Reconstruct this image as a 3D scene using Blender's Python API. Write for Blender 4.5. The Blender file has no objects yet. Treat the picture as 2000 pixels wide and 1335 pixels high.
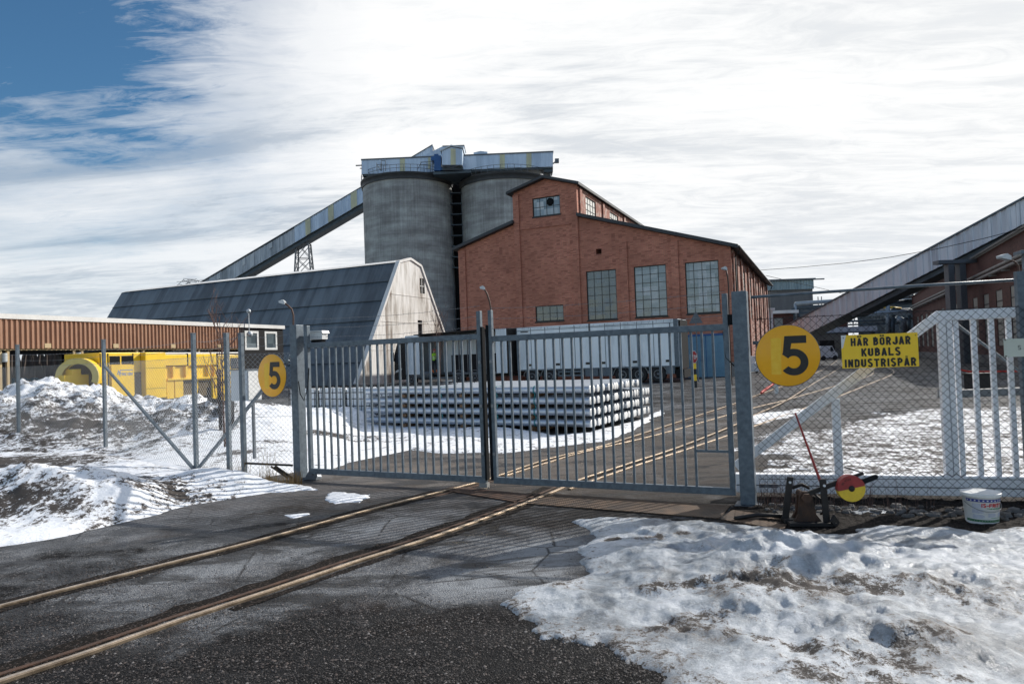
import bpy, bmesh, math, random
import numpy as np
from mathutils import Matrix, Vector, noise as mnoise
from mathutils.geometry import tessellate_polygon
R=math.radians
random.seed(7); rng=np.random.default_rng(7)
scn=bpy.context.scene
col=scn.collection
# ------------------------------------------------------------------ camera
CAMH=1.78; FPX=1333.0                      # eye height, focal length in photo pixels (24 mm)
ROLL=math.atan(.0365); PITCH=math.atan(32.5*math.cos(ROLL)/FPX)
_f=np.array([0,math.cos(PITCH),math.sin(PITCH)]); _u=np.array([0,-math.sin(PITCH),math.cos(PITCH)]); _r=np.array([1.,0,0])
CR=_r*math.cos(ROLL)-_u*math.sin(ROLL); CU=_u*math.cos(ROLL)+_r*math.sin(ROLL)
cam=bpy.data.cameras.new('camera'); camo=bpy.data.objects.new('camera',cam); col.objects.link(camo)
m=Matrix((tuple(CR),tuple(CU),tuple(-_f))).transposed().to_4x4(); m.translation=(0,0,CAMH); camo.matrix_world=m
cam.sensor_width=36; cam.lens=24.0; cam.clip_start=.05; cam.clip_end=3000
scn.camera=camo
# ------------------------------------------------------------------ light
SUN_AZ=math.atan2(.54,.84); SUN_EL=R(31)
sv=Vector((math.cos(SUN_AZ)*math.cos(SUN_EL),math.sin(SUN_AZ)*math.cos(SUN_EL),math.sin(SUN_EL)))
sl=bpy.data.lights.new('sun','SUN'); sl.energy=4.6; sl.angle=R(.6); sl.color=(1,.95,.88)
so=bpy.data.objects.new('sun',sl); col.objects.link(so); so.rotation_euler=sv.to_track_quat('Z','Y').to_euler(); so.location=(20,20,40)
scn.view_settings.view_transform='Standard'; scn.view_settings.look='None'; scn.view_settings.exposure=0.2; scn.view_settings.gamma=1
scn.render.resolution_x=1024; scn.render.resolution_y=683

class NT:
    """tiny node helper"""
    def __init__(s,tree): s.t=tree; s.n=tree.nodes; s.l=tree.links
    def add(s,typ,ins=None,**kw):
        n=s.n.new(typ)
        for k,v in kw.items(): setattr(n,k,v)
        for k,v in (ins or {}).items():
            sock=n.inputs[k]
            if isinstance(v,bpy.types.NodeSocket): s.l.new(v,sock)
            else: sock.default_value=v
        return n
    def math(s,op,a,b=0.,c=0.,clamp=False):
        n=s.add('ShaderNodeMath',{0:a,1:b,2:c},operation=op,use_clamp=clamp); return n.outputs[0]
    def ramp(s,f,stops,interp='LINEAR'):
        n=s.add('ShaderNodeValToRGB',{0:f}); cr=n.color_ramp; cr.interpolation=interp
        while len(cr.elements)<len(stops): cr.elements.new(.5)
        for e,(p,c) in zip(cr.elements,stops):
            e.position=p; e.color=(c,c,c,1) if isinstance(c,(int,float)) else (*c,1)
        return n.outputs[0]
    def mix(s,f,a,b,mode='MIX'):
        n=s.add('ShaderNodeMix',data_type='RGBA',blend_type=mode)
        for sock,v in ((n.inputs[0],f),(n.inputs[6],a),(n.inputs[7],b)):
            if isinstance(v,bpy.types.NodeSocket): s.l.new(v,sock)
            elif isinstance(v,(int,float)): sock.default_value=v
            else: sock.default_value=(*v,1)
        return n.outputs[2]
    def noise(s,vec,scale,detail=4,rough=.6,dist=0.):
        n=s.add('ShaderNodeTexNoise',{'Vector':vec,'Scale':scale,'Detail':detail,'Roughness':rough,'Distortion':dist}); return n.outputs['Fac']
    def mapping(s,vec,scale=(1,1,1),rot=(0,0,0),loc=(0,0,0)):
        return s.add('ShaderNodeMapping',{'Vector':vec,'Scale':scale,'Rotation':rot,'Location':loc}).outputs[0]

# world: clear-air sky with a broken cloud sheet defined by direction
w=bpy.data.worlds.new('World'); scn.world=w; w.use_nodes=True; w.node_tree.nodes.clear(); N=NT(w.node_tree)
sky=N.add('ShaderNodeTexSky',sky_type='NISHITA',sun_disc=False,sun_elevation=SUN_EL,sun_rotation=math.pi/2-SUN_AZ,altitude=50,air_density=1.0,dust_density=.6,ozone_density=1.6)
tc=N.add('ShaderNodeTexCoord').outputs['Generated']
sx=N.add('ShaderNodeSeparateXYZ',{0:tc})
zc=N.math('MAXIMUM',N.math('ADD',sx.outputs[2],.09),.02)
cp=N.add('ShaderNodeCombineXYZ',{0:N.math('DIVIDE',sx.outputs[0],zc),1:N.math('DIVIDE',sx.outputs[1],zc),2:0.}).outputs[0]
cd=_f+CR*(60-1000)/FPX+CU*(667-60)/FPX; cd/=np.linalg.norm(cd)
dt=N.add('ShaderNodeVectorMath',{0:tc,1:tuple(cd)},operation='DOT_PRODUCT').outputs['Value']
n1=N.noise(N.mapping(cp,(1,1,1),(0,0,R(35))),.9,8,.62,.4)
n2=N.noise(N.mapping(cp,(.6,1.5,1),(0,0,R(52))),.8,9,.62,.8)
n3=N.noise(N.mapping(cp,(1.0,3.2,1),(0,0,R(35))),3.0,8,.68,1.2)
bl=N.math('ADD',dt,N.math('MULTIPLY',N.math('SUBTRACT',n1,.5),.085))
bl=N.math('ADD',bl,N.math('MULTIPLY',N.math('SUBTRACT',n3,.5),.045))
blue=N.ramp(bl,[(.92,0.),(.962,.14),(.984,.45),(1.005,1.)])
skyb=N.mix(1.0,sky.outputs[0],(.050,.082,.098),'MULTIPLY')
dens=N.math('ADD',N.math('MULTIPLY',n2,.72),N.math('MULTIPLY',n3,.28))
# brighter cloud towards the sun side of the sky
sd=N.add('ShaderNodeVectorMath',{0:tc,1:tuple(sv)},operation='DOT_PRODUCT').outputs['Value']
br=N.ramp(dens,[(.34,(.44,.51,.60)),(.43,(.56,.61,.67)),(.50,(.82,.845,.87)),(.57,(.96,.965,.97))])
br=N.mix(N.ramp(sd,[(.30,0.),(.95,.55)]),br,(1.05,1.04,1.02))
low=N.ramp(sx.outputs[2],[(.0,1.),(.22,0.)])
br=N.mix(N.math('MULTIPLY',low,.45),br,(.72,.77,.83))
# the veil of cloud covers the part of the sky in front and towards the sun; behind and overhead, out of view, clear blue scaled to set the fill light
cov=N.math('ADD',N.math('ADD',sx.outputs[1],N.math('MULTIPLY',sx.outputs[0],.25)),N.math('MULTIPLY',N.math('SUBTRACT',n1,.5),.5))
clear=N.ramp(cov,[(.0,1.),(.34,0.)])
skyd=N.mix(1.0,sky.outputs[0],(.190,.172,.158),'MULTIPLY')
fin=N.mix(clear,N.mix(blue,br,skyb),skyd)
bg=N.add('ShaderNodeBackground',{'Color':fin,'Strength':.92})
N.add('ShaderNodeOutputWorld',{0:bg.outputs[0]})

# ------------------------------------------------------------------ survey helpers (turn a photo point into a real place)
def ray(x,y): return CR*(x-1000)/FPX+CU*(667.5-y)/FPX+_f
CO=np.array([0,0,CAMH])
def gp(x,y,z=0.):
    d=ray(x,y); return CO+d*((z-CAMH)/d[2])
def at(x,y,Y):
    d=ray(x,y); return CO+d*(Y/d[1])
class Fr:
    """a vertical plane: origin, heading of local x; loc() gives (x,z) of a photo point on it (optionally at local depth y)"""
    def __init__(s,o,ang): s.o=np.array([o[0],o[1],o[2] if len(o)>2 else 0.]); s.a=ang; s.ex=np.array([math.cos(ang),math.sin(ang),0]); s.ey=np.array([-math.sin(ang),math.cos(ang),0])
    def loc(s,px,py,dy=0.):
        d=ray(px,py); o=s.o+s.ey*dy; t=((o-CO)@s.ey)/(d@s.ey); q=CO+d*t-s.o; return float(q@s.ex),float(q[2])
    def W(s,x,y,z=0.): return s.o+s.ex*x+s.ey*y+np.array([0,0,z])
ANG=math.atan2(-.416,.909)

# ------------------------------------------------------------------ mesh builder
class MB:
    def __init__(s): s.v=[]; s.f=[]; s.sm=[]
    def add(s,vs,fs,smooth=False):
        b=len(s.v); s.v.extend([tuple(float(c) for c in p) for p in vs]); s.f.extend([tuple(b+i for i in q) for q in fs]); s.sm.extend([smooth]*len(fs)); return s
    def box(s,x0,x1,y0,y1,z0,z1):
        x0,x1=sorted((x0,x1));y0,y1=sorted((y0,y1));z0,z1=sorted((z0,z1))
        return s.add([(x0,y0,z0),(x1,y0,z0),(x1,y1,z0),(x0,y1,z0),(x0,y0,z1),(x1,y0,z1),(x1,y1,z1),(x0,y1,z1)],[(0,3,2,1),(4,5,6,7),(0,1,5,4),(1,2,6,5),(2,3,7,6),(3,0,4,7)])
    def beam(s,p,q,w,h,up=(0,0,1)):
        p=Vector(p);q=Vector(q);d=(q-p).normalized();u=Vector(up)
        if abs(d.dot(u))>.98: u=Vector((0,1,0))
        a=d.cross(u).normalized();b=a.cross(d).normalized()
        vs=[]
        for c in (p,q):
            for i,j in ((-1,-1),(1,-1),(1,1),(-1,1)): vs.append(c+a*(i*w/2)+b*(j*h/2))
        return s.add(vs,[(0,3,2,1),(4,5,6,7),(0,1,5,4),(1,2,6,5),(2,3,7,6),(3,0,4,7)])
    def tube(s,p,q,r,n=8,r2=None,caps=True):
        p=Vector(p);q=Vector(q);d=(q-p).normalized();u=Vector((0,0,1)) if abs(d.z)<.95 else Vector((1,0,0))
        a=d.cross(u).normalized();b=a.cross(d); r2=r if r2 is None else r2; vs=[]
        for c,rr in ((p,r),(q,r2)):
            for k in range(n):
                t=2*math.pi*k/n; vs.append(c+a*(math.cos(t)*rr)+b*(math.sin(t)*rr))
        s.add(vs,[(k,(k+1)%n,n+(k+1)%n,n+k) for k in range(n)],n>5)
        if caps:
            s.add(vs[:n],[tuple(range(n-1,-1,-1))]); s.add(vs[n:],[tuple(range(n))])
        return s
    def path(s,pts,r,n=6,rs=None):
        pts=[Vector(p) for p in pts]; vs=[]; 
        for i,p in enumerate(pts):
            d=(pts[min(i+1,len(pts)-1)]-pts[max(i-1,0)]).normalized(); u=Vector((0,0,1)) if abs(d.z)<.95 else Vector((1,0,0))
            a=d.cross(u).normalized();b=a.cross(d); rr=rs[i] if rs else r
            for k in range(n):
                t=2*math.pi*k/n; vs.append(p+a*(math.cos(t)*rr)+b*(math.sin(t)*rr))
        fs=[(i*n+k,i*n+(k+1)%n,(i+1)*n+(k+1)%n,(i+1)*n+k) for i in range(len(pts)-1) for k in range(n)]
        fs.append(tuple(range(n-1,-1,-1))); L=(len(pts)-1)*n; fs.append(tuple(L+k for k in range(n)))
        return s.add(vs,fs,n>5)
    def sweep(s,pts,prof):
        """horizontal path, profile in (side,z), closed"""
        pts=[Vector(p) for p in pts]; n=len(prof); vs=[]
        for i,p in enumerate(pts):
            d=(pts[min(i+1,len(pts)-1)]-pts[max(i-1,0)]); d.z=0; d.normalize(); a=Vector((d.y,-d.x,0))
            for (o,z) in prof: vs.append(p+a*o+Vector((0,0,z)))
        fs=[(i*n+k,i*n+(k+1)%n,(i+1)*n+(k+1)%n,(i+1)*n+k) for i in range(len(pts)-1) for k in range(n)]
        fs.append(tuple(range(n-1,-1,-1))); L=(len(pts)-1)*n; fs.append(tuple(L+k for k in range(n)))
        return s.add(vs,fs)
    def lathe(s,prof,c=(0,0,0),n=24,axis='z',smooth=True):
        vs=[];
        for (r,z) in prof:
            for k in range(n):
                t=2*math.pi*k/n; a,b=math.cos(t)*r,math.sin(t)*r
                vs.append((c[0]+a,c[1]+b,c[2]+z) if axis=='z' else ((c[0]+a,c[1]+z,c[2]+b) if axis=='y' else (c[0]+z,c[1]+a,c[2]+b)))
        m=len(prof); fs=[(i*n+k,i*n+(k+1)%n,(i+1)*n+(k+1)%n,(i+1)*n+k) for i in range(m-1) for k in range(n)]
        s.add(vs,fs,smooth)
        if prof[0][0]>1e-4: s.add(vs[:n],[tuple(range(n-1,-1,-1))])
        if prof[-1][0]>1e-4: s.add(vs[-n:],[tuple(range(n))])
        return s
    def prism(s,poly,y0,y1,holes=()):
        """polygon in (x,z), extruded in y, real holes"""
        loops=[list(poly)]+[list(h) for h in holes]
        flat=[p for l in loops for p in l]
        tris=tessellate_polygon([[Vector((p[0],p[1],0)) for p in l] for l in loops])
        n=len(flat)
        for y in (y0,y1): pass
        s.add([(p[0],y0,p[1]) for p in flat],[tuple(t) for t in tris]); s.add([(p[0],y1,p[1]) for p in flat],[tuple(t) for t in tris])
        for l in loops:
            m=len(l); s.add([(p[0],y0,p[1]) for p in l]+[(p[0],y1,p[1]) for p in l],[(k,(k+1)%m,m+(k+1)%m,m+k) for k in range(m)])
        return s
    def prismx(s,poly,x0,x1,holes=()):
        t=MB().prism(poly,x0,x1,holes); s.add([(p[1],p[0],p[2]) for p in t.v],t.f); return s
    def ball(s,c,r,n=10,m=7,sc=(1,1,1)):
        vs=[];fs=[]
        for i in range(m+1):
            ph=math.pi*i/m
            for k in range(n):
                t=2*math.pi*k/n; vs.append((c[0]+r*sc[0]*math.sin(ph)*math.cos(t),c[1]+r*sc[1]*math.sin(ph)*math.sin(t),c[2]+r*sc[2]*math.cos(ph)))
        for i in range(m):
            for k in range(n): fs.append((i*n+k,(i+1)*n+k,(i+1)*n+(k+1)%n,i*n+(k+1)%n))
        return s.add(vs,fs,True)
    def corr(s,x0,x1,z0,z1,y,pitch=.2,dep=.04,slope=.25,zf=None):
        """vertical corrugated sheet in the xz plane, ribs towards -y"""
        n=max(1,int(round((x1-x0)/pitch))); p=(x1-x0)/n; xs=[]
        for i in range(n):
            a=x0+i*p; xs+=[(a,y),(a+p*.5,y),(a+p*(.5+slope*.35),y-dep),(a+p*(1-slope*.35),y-dep)]
        xs.append((x1,y)); vs=[]
        for (a,b) in xs:
            lo=z0(a) if callable(z0) else z0; hi=z1(a) if callable(z1) else z1
            vs+=[(a,b,lo),(a,b,hi)]
        return s.add(vs,[(2*i,2*i+2,2*i+3,2*i+1) for i in range(len(xs)-1)])
    def build(s,name,mat,parent=None,bevel=0.,loc=None,ang=0.,fixn=True):
        me=bpy.data.meshes.new(name); me.from_pydata(s.v,[],s.f)
        me.polygons.foreach_set('use_smooth',s.sm)
        if fixn and len(s.f)<60000:
            bm=bmesh.new(); bm.from_mesh(me); bmesh.ops.recalc_face_normals(bm,faces=bm.faces); bm.to_mesh(me); bm.free()
        # metric uv: u horizontal along the face, v up the face
        uv=me.uv_layers.new(name='UVMap'); nv=len(me.loops)
        if len(me.polygons):
            co=np.empty(len(me.vertices)*3); me.vertices.foreach_get('co',co); co=co.reshape(-1,3)
            nn=np.empty(len(me.polygons)*3); me.polygons.foreach_get('normal',nn); nn=nn.reshape(-1,3)
            ls=np.empty(len(me.polygons),int); lt=np.empty(len(me.polygons),int)
            me.polygons.foreach_get('loop_start',ls); me.polygons.foreach_get('loop_total',lt)
            vi=np.empty(nv,int); me.loops.foreach_get('vertex_index',vi)
            pi=np.repeat(np.arange(len(lt)),lt); order=np.concatenate([np.arange(a,a+b) for a,b in zip(ls,lt)]) if len(lt)<400000 else np.arange(nv)
            nl=nn[pi]; h=np.stack([-nl[:,1],nl[:,0],np.zeros(len(nl))],1); hn=np.linalg.norm(h,axis=1); flat=np.abs(nl[:,2])>.97
            h[~flat]/=hn[~flat][:,None]; h[flat]=(1,0,0); vv=np.cross(nl,h)
            # keep the tangent sign stable
            sg=np.where(np.where(np.abs(h[:,0])>np.abs(h[:,1]),h[:,0],h[:,1])<0,-1.,1.); h*=sg[:,None]; sg2=np.where(vv[:,2]<0,-1.,1.); vv*=sg2[:,None]
            vv[flat]=(0,1,0)
            P=co[vi[order]]; o=np.empty((nv,2)); o[order,0]=(P*h).sum(1); o[order,1]=(P*vv).sum(1)
            uv.data.foreach_set('uv',o.ravel())
        ob=bpy.data.objects.new(name,me); col.objects.link(ob)
        if mat is not None: me.materials.append(mat)
        if parent is not None: ob.parent=parent
        if loc is not None: ob.location=tuple(loc)[:3] if len(loc)>2 else (loc[0],loc[1],0)
        if ang: ob.rotation_euler.z=ang
        if bevel:
            b=ob.modifiers.new('bevel','BEVEL'); b.width=bevel; b.segments=2; b.limit_method='ANGLE'
        return ob
def tag(o,label=None,cat=None,group=None,kind=None):
    if label: o['label']=label
    if cat: o['category']=cat
    if group: o['group']=group
    if kind: o['kind']=kind
    return o
def thing(name,label,cat,loc=(0,0,0),ang=0.,group=None):
    o=bpy.data.objects.new(name,None); col.objects.link(o); o.empty_display_size=.2
    o.location=(loc[0],loc[1],loc[2] if len(loc)>2 else 0); o.rotation_euler.z=ang
    return tag(o,label,cat,group)
KIDS={}
def copy_tree(o,parent=None,label=None,kids=None):
    c=o.copy(); col.objects.link(c)
    if parent is not None: c.parent=parent
    if label: c['label']=label
    for ch in [k for k in bpy.data.objects if k.parent==o]: copy_tree(ch,c)
    return c
def text_mb(txt,size,bold=0.,sx=1.,align='CENTER',space=1.,depth=.0):
    off=0.
    cu=bpy.data.curves.new('t','FONT'); cu.body=txt; cu.size=size; cu.offset=off; cu.align_x=align; cu.align_y='CENTER'; cu.extrude=depth; cu.space_character=space; cu.space_line=.92
    ob=bpy.data.objects.new('t',cu); col.objects.link(ob); dg=bpy.context.evaluated_depsgraph_get(); me=bpy.data.meshes.new_from_object(ob.evaluated_get(dg))
    mb=MB(); mb.add([(v.co.x*sx,-v.co.z,v.co.y) for v in me.vertices],[tuple(p.vertices) for p in me.polygons])
    if bold:
        v0=list(mb.v); f0=list(mb.f)
        for k,(dx,dz) in enumerate(((-1,0),(1,0),(-.5,0),(.5,0),(0,.5),(0,-.5))): mb.add([(a+dx*bold,b-.00012*(k+1),c+dz*bold) for a,b,c in v0],f0)
    bpy.data.objects.remove(ob); bpy.data.curves.remove(cu); bpy.data.meshes.remove(me); return mb
def block_text(txt,h,wd=.62,t=.19,gap=.17,depth=0.,align='CENTER'):
    """condensed block capitals drawn as thick strokes; returns a flat MB in xz"""
    e=t/2; W=wd
    def arc(cx,cy,rx,ry,a0,a1,n=12): return [(cx+rx*math.cos(math.radians(a0+(a1-a0)*i/n)),cy+ry*math.sin(math.radians(a0+(a1-a0)*i/n))) for i in range(n+1)]
    rx=W/2-e
    O=[arc(W/2,1-e-rx,rx,rx,0,180)+arc(W/2,e+rx,rx,rx,180,360)+[(W-e,1-e-rx)]]
    A=[[(e*.75,0),(W/2,1.0-.02),],[(W-e*.75,0),(W/2,1.0-.02)],[(W*.22,.27),(W*.78,.27)]]
    P=[[(e,0),(e,1)],[(e,1-e),(W-e-.2,1-e)]+arc(W-e-.2,1-e-.2,.2,.2,90,-90,8)+[(e,1-e-.4)]]
    G={'H':[[(e,0),(e,1)],[(W-e,0),(W-e,1)],[(e,.5),(W-e,.5)]],'A':A,'Ä':A,'Å':A,'R':P+[[(W*.50,1-e-.4),(W-e*.9,0)]],'P':P,
     'B':[[(e,0),(e,1)],[(e,1-e),(W-e-.2,1-e)]+arc(W-e-.21,1-e-.19,.19,.19,90,-90,8)+[(e,1-e-.38)],[(e,e+.43),(W-e-.2,e+.43)]+arc(W-e-.21,e+.215,.21,.215,90,-90,8)+[(e,e)]],
     'O':O,'Ö':O,'J':[[(W-e,1),(W-e,e+rx)]+arc(W/2,e+rx,rx,rx,0,-180,10)+[(e,e+rx+.08)]],'K':[[(e,0),(e,1)],[(W-e*.6,1),(e+.05,.42)],[(W*.42,.58),(W-e*.6,0)]],
     'U':[[(e,1),(e,e+rx)]+arc(W/2,e+rx,rx,rx,180,360,10)+[(W-e,1)]],'L':[[(e,0),(e,1)],[(e,e),(W-.02,e)]],'I':[[(e,0),(e,1)]],'N':[[(e,0),(e,1)],[(W-e,0),(W-e,1)],[(e*.9,1-.02),(W-e*.9,.02)]],
     'D':[[(e,0),(e,1)],[(e,1-e),(W-e-rx,1-e)]+arc(W-e-rx,1-e-rx,rx,rx,90,0,8)+arc(W-e-rx,e+rx,rx,rx,0,-90,8)+[(e,e)]],'T':[[(W/2,0),(W/2,1)],[(0,1-e),(W,1-e)]],
     'S':[arc(W/2,.745,rx,.255-e*.6,20,270,12)[:-1]+[(W/2,.50)]+arc(W/2,.27,rx,.27-e*.6,75,-165,12)],'E':[[(e,0),(e,1)],[(e,1-e),(W-.03,1-e)],[(e,.51),(W-.08,.51)],[(e,e),(W-.03,e)]],'F':[[(e,0),(e,1)],[(e,1-e),(W-.03,1-e)],[(e,.5),(W-.08,.5)]],
     'C':[arc(W/2,1-e-rx,rx,rx,15,180,10)+arc(W/2,e+rx,rx,rx,180,345,10)],'-':[[(.05,.42),(W*.6,.42)]],'Q':O,
     '0':O,'4':[[(W*.72,0),(W*.72,1)],[(W*.72,.97),(e*.5,.3)],[(e*.4,.28),(W,.28)]],'9':[arc(W/2,1-e-rx,rx,rx,0,360,16),[(W-e,1-e-rx),(W*.4,0)]],'7':[[(0,1-e),(W,1-e)],[(W-e,1-e),(W*.3,0)]],'6':[arc(W/2,e+rx,rx,rx,0,360,16),[(e,e+rx),(W*.6,1)]],'5':[[(W-.05,1-e),(e,1-e),(e,.55)],arc(W/2,.33,rx,.33-e,140,-150,12)]}
    mb=MB(); x=0; k=0
    for ch in txt:
        if ch==' ': x+=.42; continue
        w_=t if ch=='I' else (W*.62 if ch=='-' else W)
        dots=[]
        if ch in 'ÄÖ': dots=[(W*.27,1.17),(W*.73,1.17)]
        for st in G[ch]:
            n_=len(st); Lp=[];Rp=[]
            for i,p in enumerate(st):
                a=st[max(i-1,0)];b=st[min(i+1,n_-1)]; dx,dy=b[0]-a[0],b[1]-a[1]; l=math.hypot(dx,dy) or 1; nx_,ny_=-dy/l,dx/l
                m_=1.0
                if 0<i<n_-1:
                    d1=(p[0]-a[0],p[1]-a[1]); d2=(b[0]-p[0],b[1]-p[1]); l1=math.hypot(*d1) or 1;l2=math.hypot(*d2) or 1; c_=(d1[0]*d2[0]+d1[1]*d2[1])/(l1*l2); m_=1/max(.6,math.sqrt(max(.01,(1+c_)/2)))
                Lp.append((x+p[0]+nx_*e*m_,p[1]+ny_*e*m_)); Rp.append((x+p[0]-nx_*e*m_,p[1]-ny_*e*m_))
            yy=-.00015*k; k+=1
            mb.add([(q[0],yy,q[1]) for q in Lp+Rp],[(i,i+1,n_+i+1,n_+i) for i in range(n_-1)])
        for (dx_,dz_) in dots: mb.add([(x+dx_-e,0,dz_-e*.9),(x+dx_+e,0,dz_-e*.9),(x+dx_+e,0,dz_+e*.9),(x+dx_-e,0,dz_+e*.9)],[(0,1,2,3)])
        if ch=='Å':
            A_=[math.radians(30*i) for i in range(12)]; mb.add([(x+W/2+.13*math.cos(a),0,1.14+.12*math.sin(a)) for a in A_]+[(x+W/2+.06*math.cos(a),0,1.14+.055*math.sin(a)) for a in A_],[(i,(i+1)%12,12+(i+1)%12,12+i) for i in range(12)])
        x+=w_+gap
    tot=x-gap; ox_={'CENTER':tot/2,'LEFT':0}[align]; mb.v=[((a-ox_)*h,b,(c-.5)*h) for a,b,c in mb.v]; return mb
def shift(mb,dx=0,dy=0,dz=0):
    mb.v=[(a+dx,b+dy,c+dz) for a,b,c in mb.v]; return mb
# ------------------------------------------------------------------ materials
def newmat(name):
    m=bpy.data.materials.new(name); m.use_nodes=True; m.node_tree.nodes.clear(); n=NT(m.node_tree)
    p=n.add('ShaderNodeBsdfPrincipled'); o=n.add('ShaderNodeOutputMaterial',{0:p.outputs[0]}); return m,n,p
def setin(n,p,**kw):
    for k,v in kw.items():
        k={'base':'Base Color','rough':'Roughness','metal':'Metallic','normal':'Normal','spec':'Specular IOR Level','trans':'Transmission Weight','coat':'Coat Weight','alpha':'Alpha'}[k]
        s=p.inputs[k]
        if isinstance(v,bpy.types.NodeSocket): n.l.new(v,s)
        elif k=='Base Color': s.default_value=(*v,1)
        else: s.default_value=v
def bump(n,h,strength=.3,dist=.02): return n.add('ShaderNodeBump',{'Height':h,'Strength':strength,'Distance':dist}).outputs[0]
def UV(n): return n.add('ShaderNodeTexCoord').outputs['UV']
def OB(n): return n.add('ShaderNodeTexCoord').outputs['Object']
def plain(name,c,c2=None,rough=.6,metal=0.,scale=3.,bmp=.15,bd=.01,lo=.35,hi=.65,stretch=(1,1,1),uv=False,spec=.5):
    m,n,p=newmat(name); v=n.mapping(UV(n) if uv else OB(n),stretch); c2=c2 or tuple(x*.7 for x in c)
    a=n.noise(v,scale,6,.65); k=n.noise(v,scale*9,3,.6)
    f=n.math('ADD',n.math('MULTIPLY',a,.75),n.math('MULTIPLY',k,.25))
    setin(n,p,base=n.ramp(f,[(lo,c2),(hi,c)]),rough=n.ramp(k,[(.3,max(.05,rough-.1)),(.7,min(1,rough+.1))]),metal=metal,normal=bump(n,k,bmp,bd),spec=spec); return m
M={}
M['galv']=plain('galvanised_steel',(.140,.175,.205),(.078,.10,.122),.5,.2,14,.1,.003,.38,.62)
M['galv_dark']=plain('weathered_steel',(.16,.18,.20),(.10,.11,.125),.55,.4,10,.1,.003)
M['white_paint']=plain('white_paint',(.78,.78,.76),(.60,.60,.58),.45,0,5,.1,.003)
M['white_alu']=plain('white_lacquered_aluminium',(.88,.89,.91),(.76,.77,.80),.4,.0,3,.05,.002)
M['black_rubber']=plain('black_rubber',(.016,.018,.02),(.008,.009,.01),.95,0,8,spec=.15)
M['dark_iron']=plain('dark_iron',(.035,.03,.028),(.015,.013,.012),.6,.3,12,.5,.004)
M['rust_plate']=plain('rusty_iron',(.11,.055,.032),(.03,.02,.015),.75,.2,7,.6,.006,.35,.65)
M['red_paint']=plain('red_paint',(.36,.035,.03),(.22,.02,.02),.45,0,12,.3,.002)
M['yellow_paint']=plain('yellow_paint',(.80,.55,.03),(.62,.40,.03),.45,0,9,.3,.002)
M['sign_yellow']=plain('sign_yellow',(.99,.47,.010),(.92,.41,.008),.4,0,2.5,.05,.002)
M['sign_lemon']=plain('sign_lemon_yellow',(.99,.64,.03),(.93,.57,.025),.42,0,3,.05,.002,.3,.6)
M['patch_yellow']=plain('yellow_tape',(.98,.60,.05),(.92,.50,.02),.5,0,14,.2,.002)
M['black_paint']=plain('black_lettering',(.012,.012,.012),(.02,.02,.02),.5)
M['machine_yellow']=plain('machine_yellow',(.86,.56,.025),(.66,.42,.03),.45,0,1.4,.1,.004,.3,.55)
M['machine_pale']=plain('faded_yellow',(.72,.60,.22),(.55,.44,.14),.6,0,2)
M['machine_brown']=plain('ochre_shade',(.12,.08,.025),(.06,.04,.015),.7,0,2)  # shade inside the vehicle's recesses put into this dark brown
M['blue_letter']=plain('blue_lettering',(.04,.17,.5),(.05,.2,.5),.5)
M['dark_glass']=plain('dark_glass',(.02,.025,.03),(.035,.04,.05),.12,0,1,.02,.002)
M['concrete']=plain('concrete',(.30,.295,.28),(.19,.187,.18),.85,0,1.5,.3,.01)
M['tan_trim']=plain('cream_steel',(.55,.42,.24),(.45,.33,.18),.5,0,3)
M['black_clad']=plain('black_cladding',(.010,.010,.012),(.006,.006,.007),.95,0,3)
M['roof_dark']=plain('roof_felt',(.05,.055,.06),(.03,.033,.036),.6,0,1.2)
M['white_roof']=plain('white_fascia',(.78,.77,.74),(.62,.60,.57),.6,0,.8)
M['blue_door']=plain('blue_painted_door',(.17,.34,.46),(.12,.25,.36),.5,0,1.2,.1,.004)
M['blue_plant']=plain('blue_machine_paint',(.02,.12,.33),(.015,.08,.24),.45,0,.8)
M['alu']=plain('cast_aluminium',(.46,.50,.55),(.38,.42,.47),.42,.75,10,.1,.003,stretch=(.3,1,1))
M['alu_cut']=plain('sawn_aluminium',(.86,.85,.82),(.72,.71,.69),.42,.15,25,.1,.002)
M['timber']=plain('timber',(.20,.11,.05),(.11,.06,.03),.8,0,8,.4,.005)
M['stake']=plain('dark_stake_wood',(.045,.032,.026),(.02,.015,.012),.85,0,9,.6,.01)
M['teal']=plain('teal_strap',(.01,.20,.22),(.01,.14,.16),.5,0,8)
M['plastic_white']=plain('milky_plastic',(.85,.88,.90),(.62,.66,.70),.35,0,3)
M['steel_grey']=plain('steel_grey',(.25,.26,.28),(.18,.19,.20),.45,.5,8)
M['box_grey']=plain('grey_cabinet',(.60,.65,.70),(.54,.59,.64),.5,0,3,.03,.002)
M['bark']=plain('bark',(.12,.065,.045),(.06,.035,.028),.85,0,20,.5,.004)
M['twig']=plain('twig_bark',(.16,.09,.07),(.10,.06,.05),.8,0,20,.3,.003)
M['dry_grass']=plain('dry_grass',(.30,.21,.09),(.16,.10,.05),.9,0,20)
M['tyre']=plain('tyre',(.022,.022,.024),(.012,.012,.013),.8,0,8)
M['rim']=plain('wheel_rim',(.22,.23,.24),(.12,.12,.13),.4,.6,8)
M['trailer']=plain('trailer_panel',(.80,.86,.90),(.72,.78,.82),.33,.05,.7,.03,.002,.3,.7)
M['trailer_dark']=plain('truck_interior',(.06,.075,.085),(.04,.05,.055),.6,0,1)
M['cab']=plain('black_cab_paint',(.012,.012,.014),(.018,.018,.02),.25,0,2)
M['hivis']=plain('hi_vis_yellow',(.42,.85,.03),(.32,.65,.03),.7,0,20)
M['navy']=plain('navy_workwear',(.012,.014,.022),(.02,.02,.03),.8)
M['orange']=plain('orange_fabric',(.85,.20,.03),(.7,.15,.03),.7)
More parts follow.
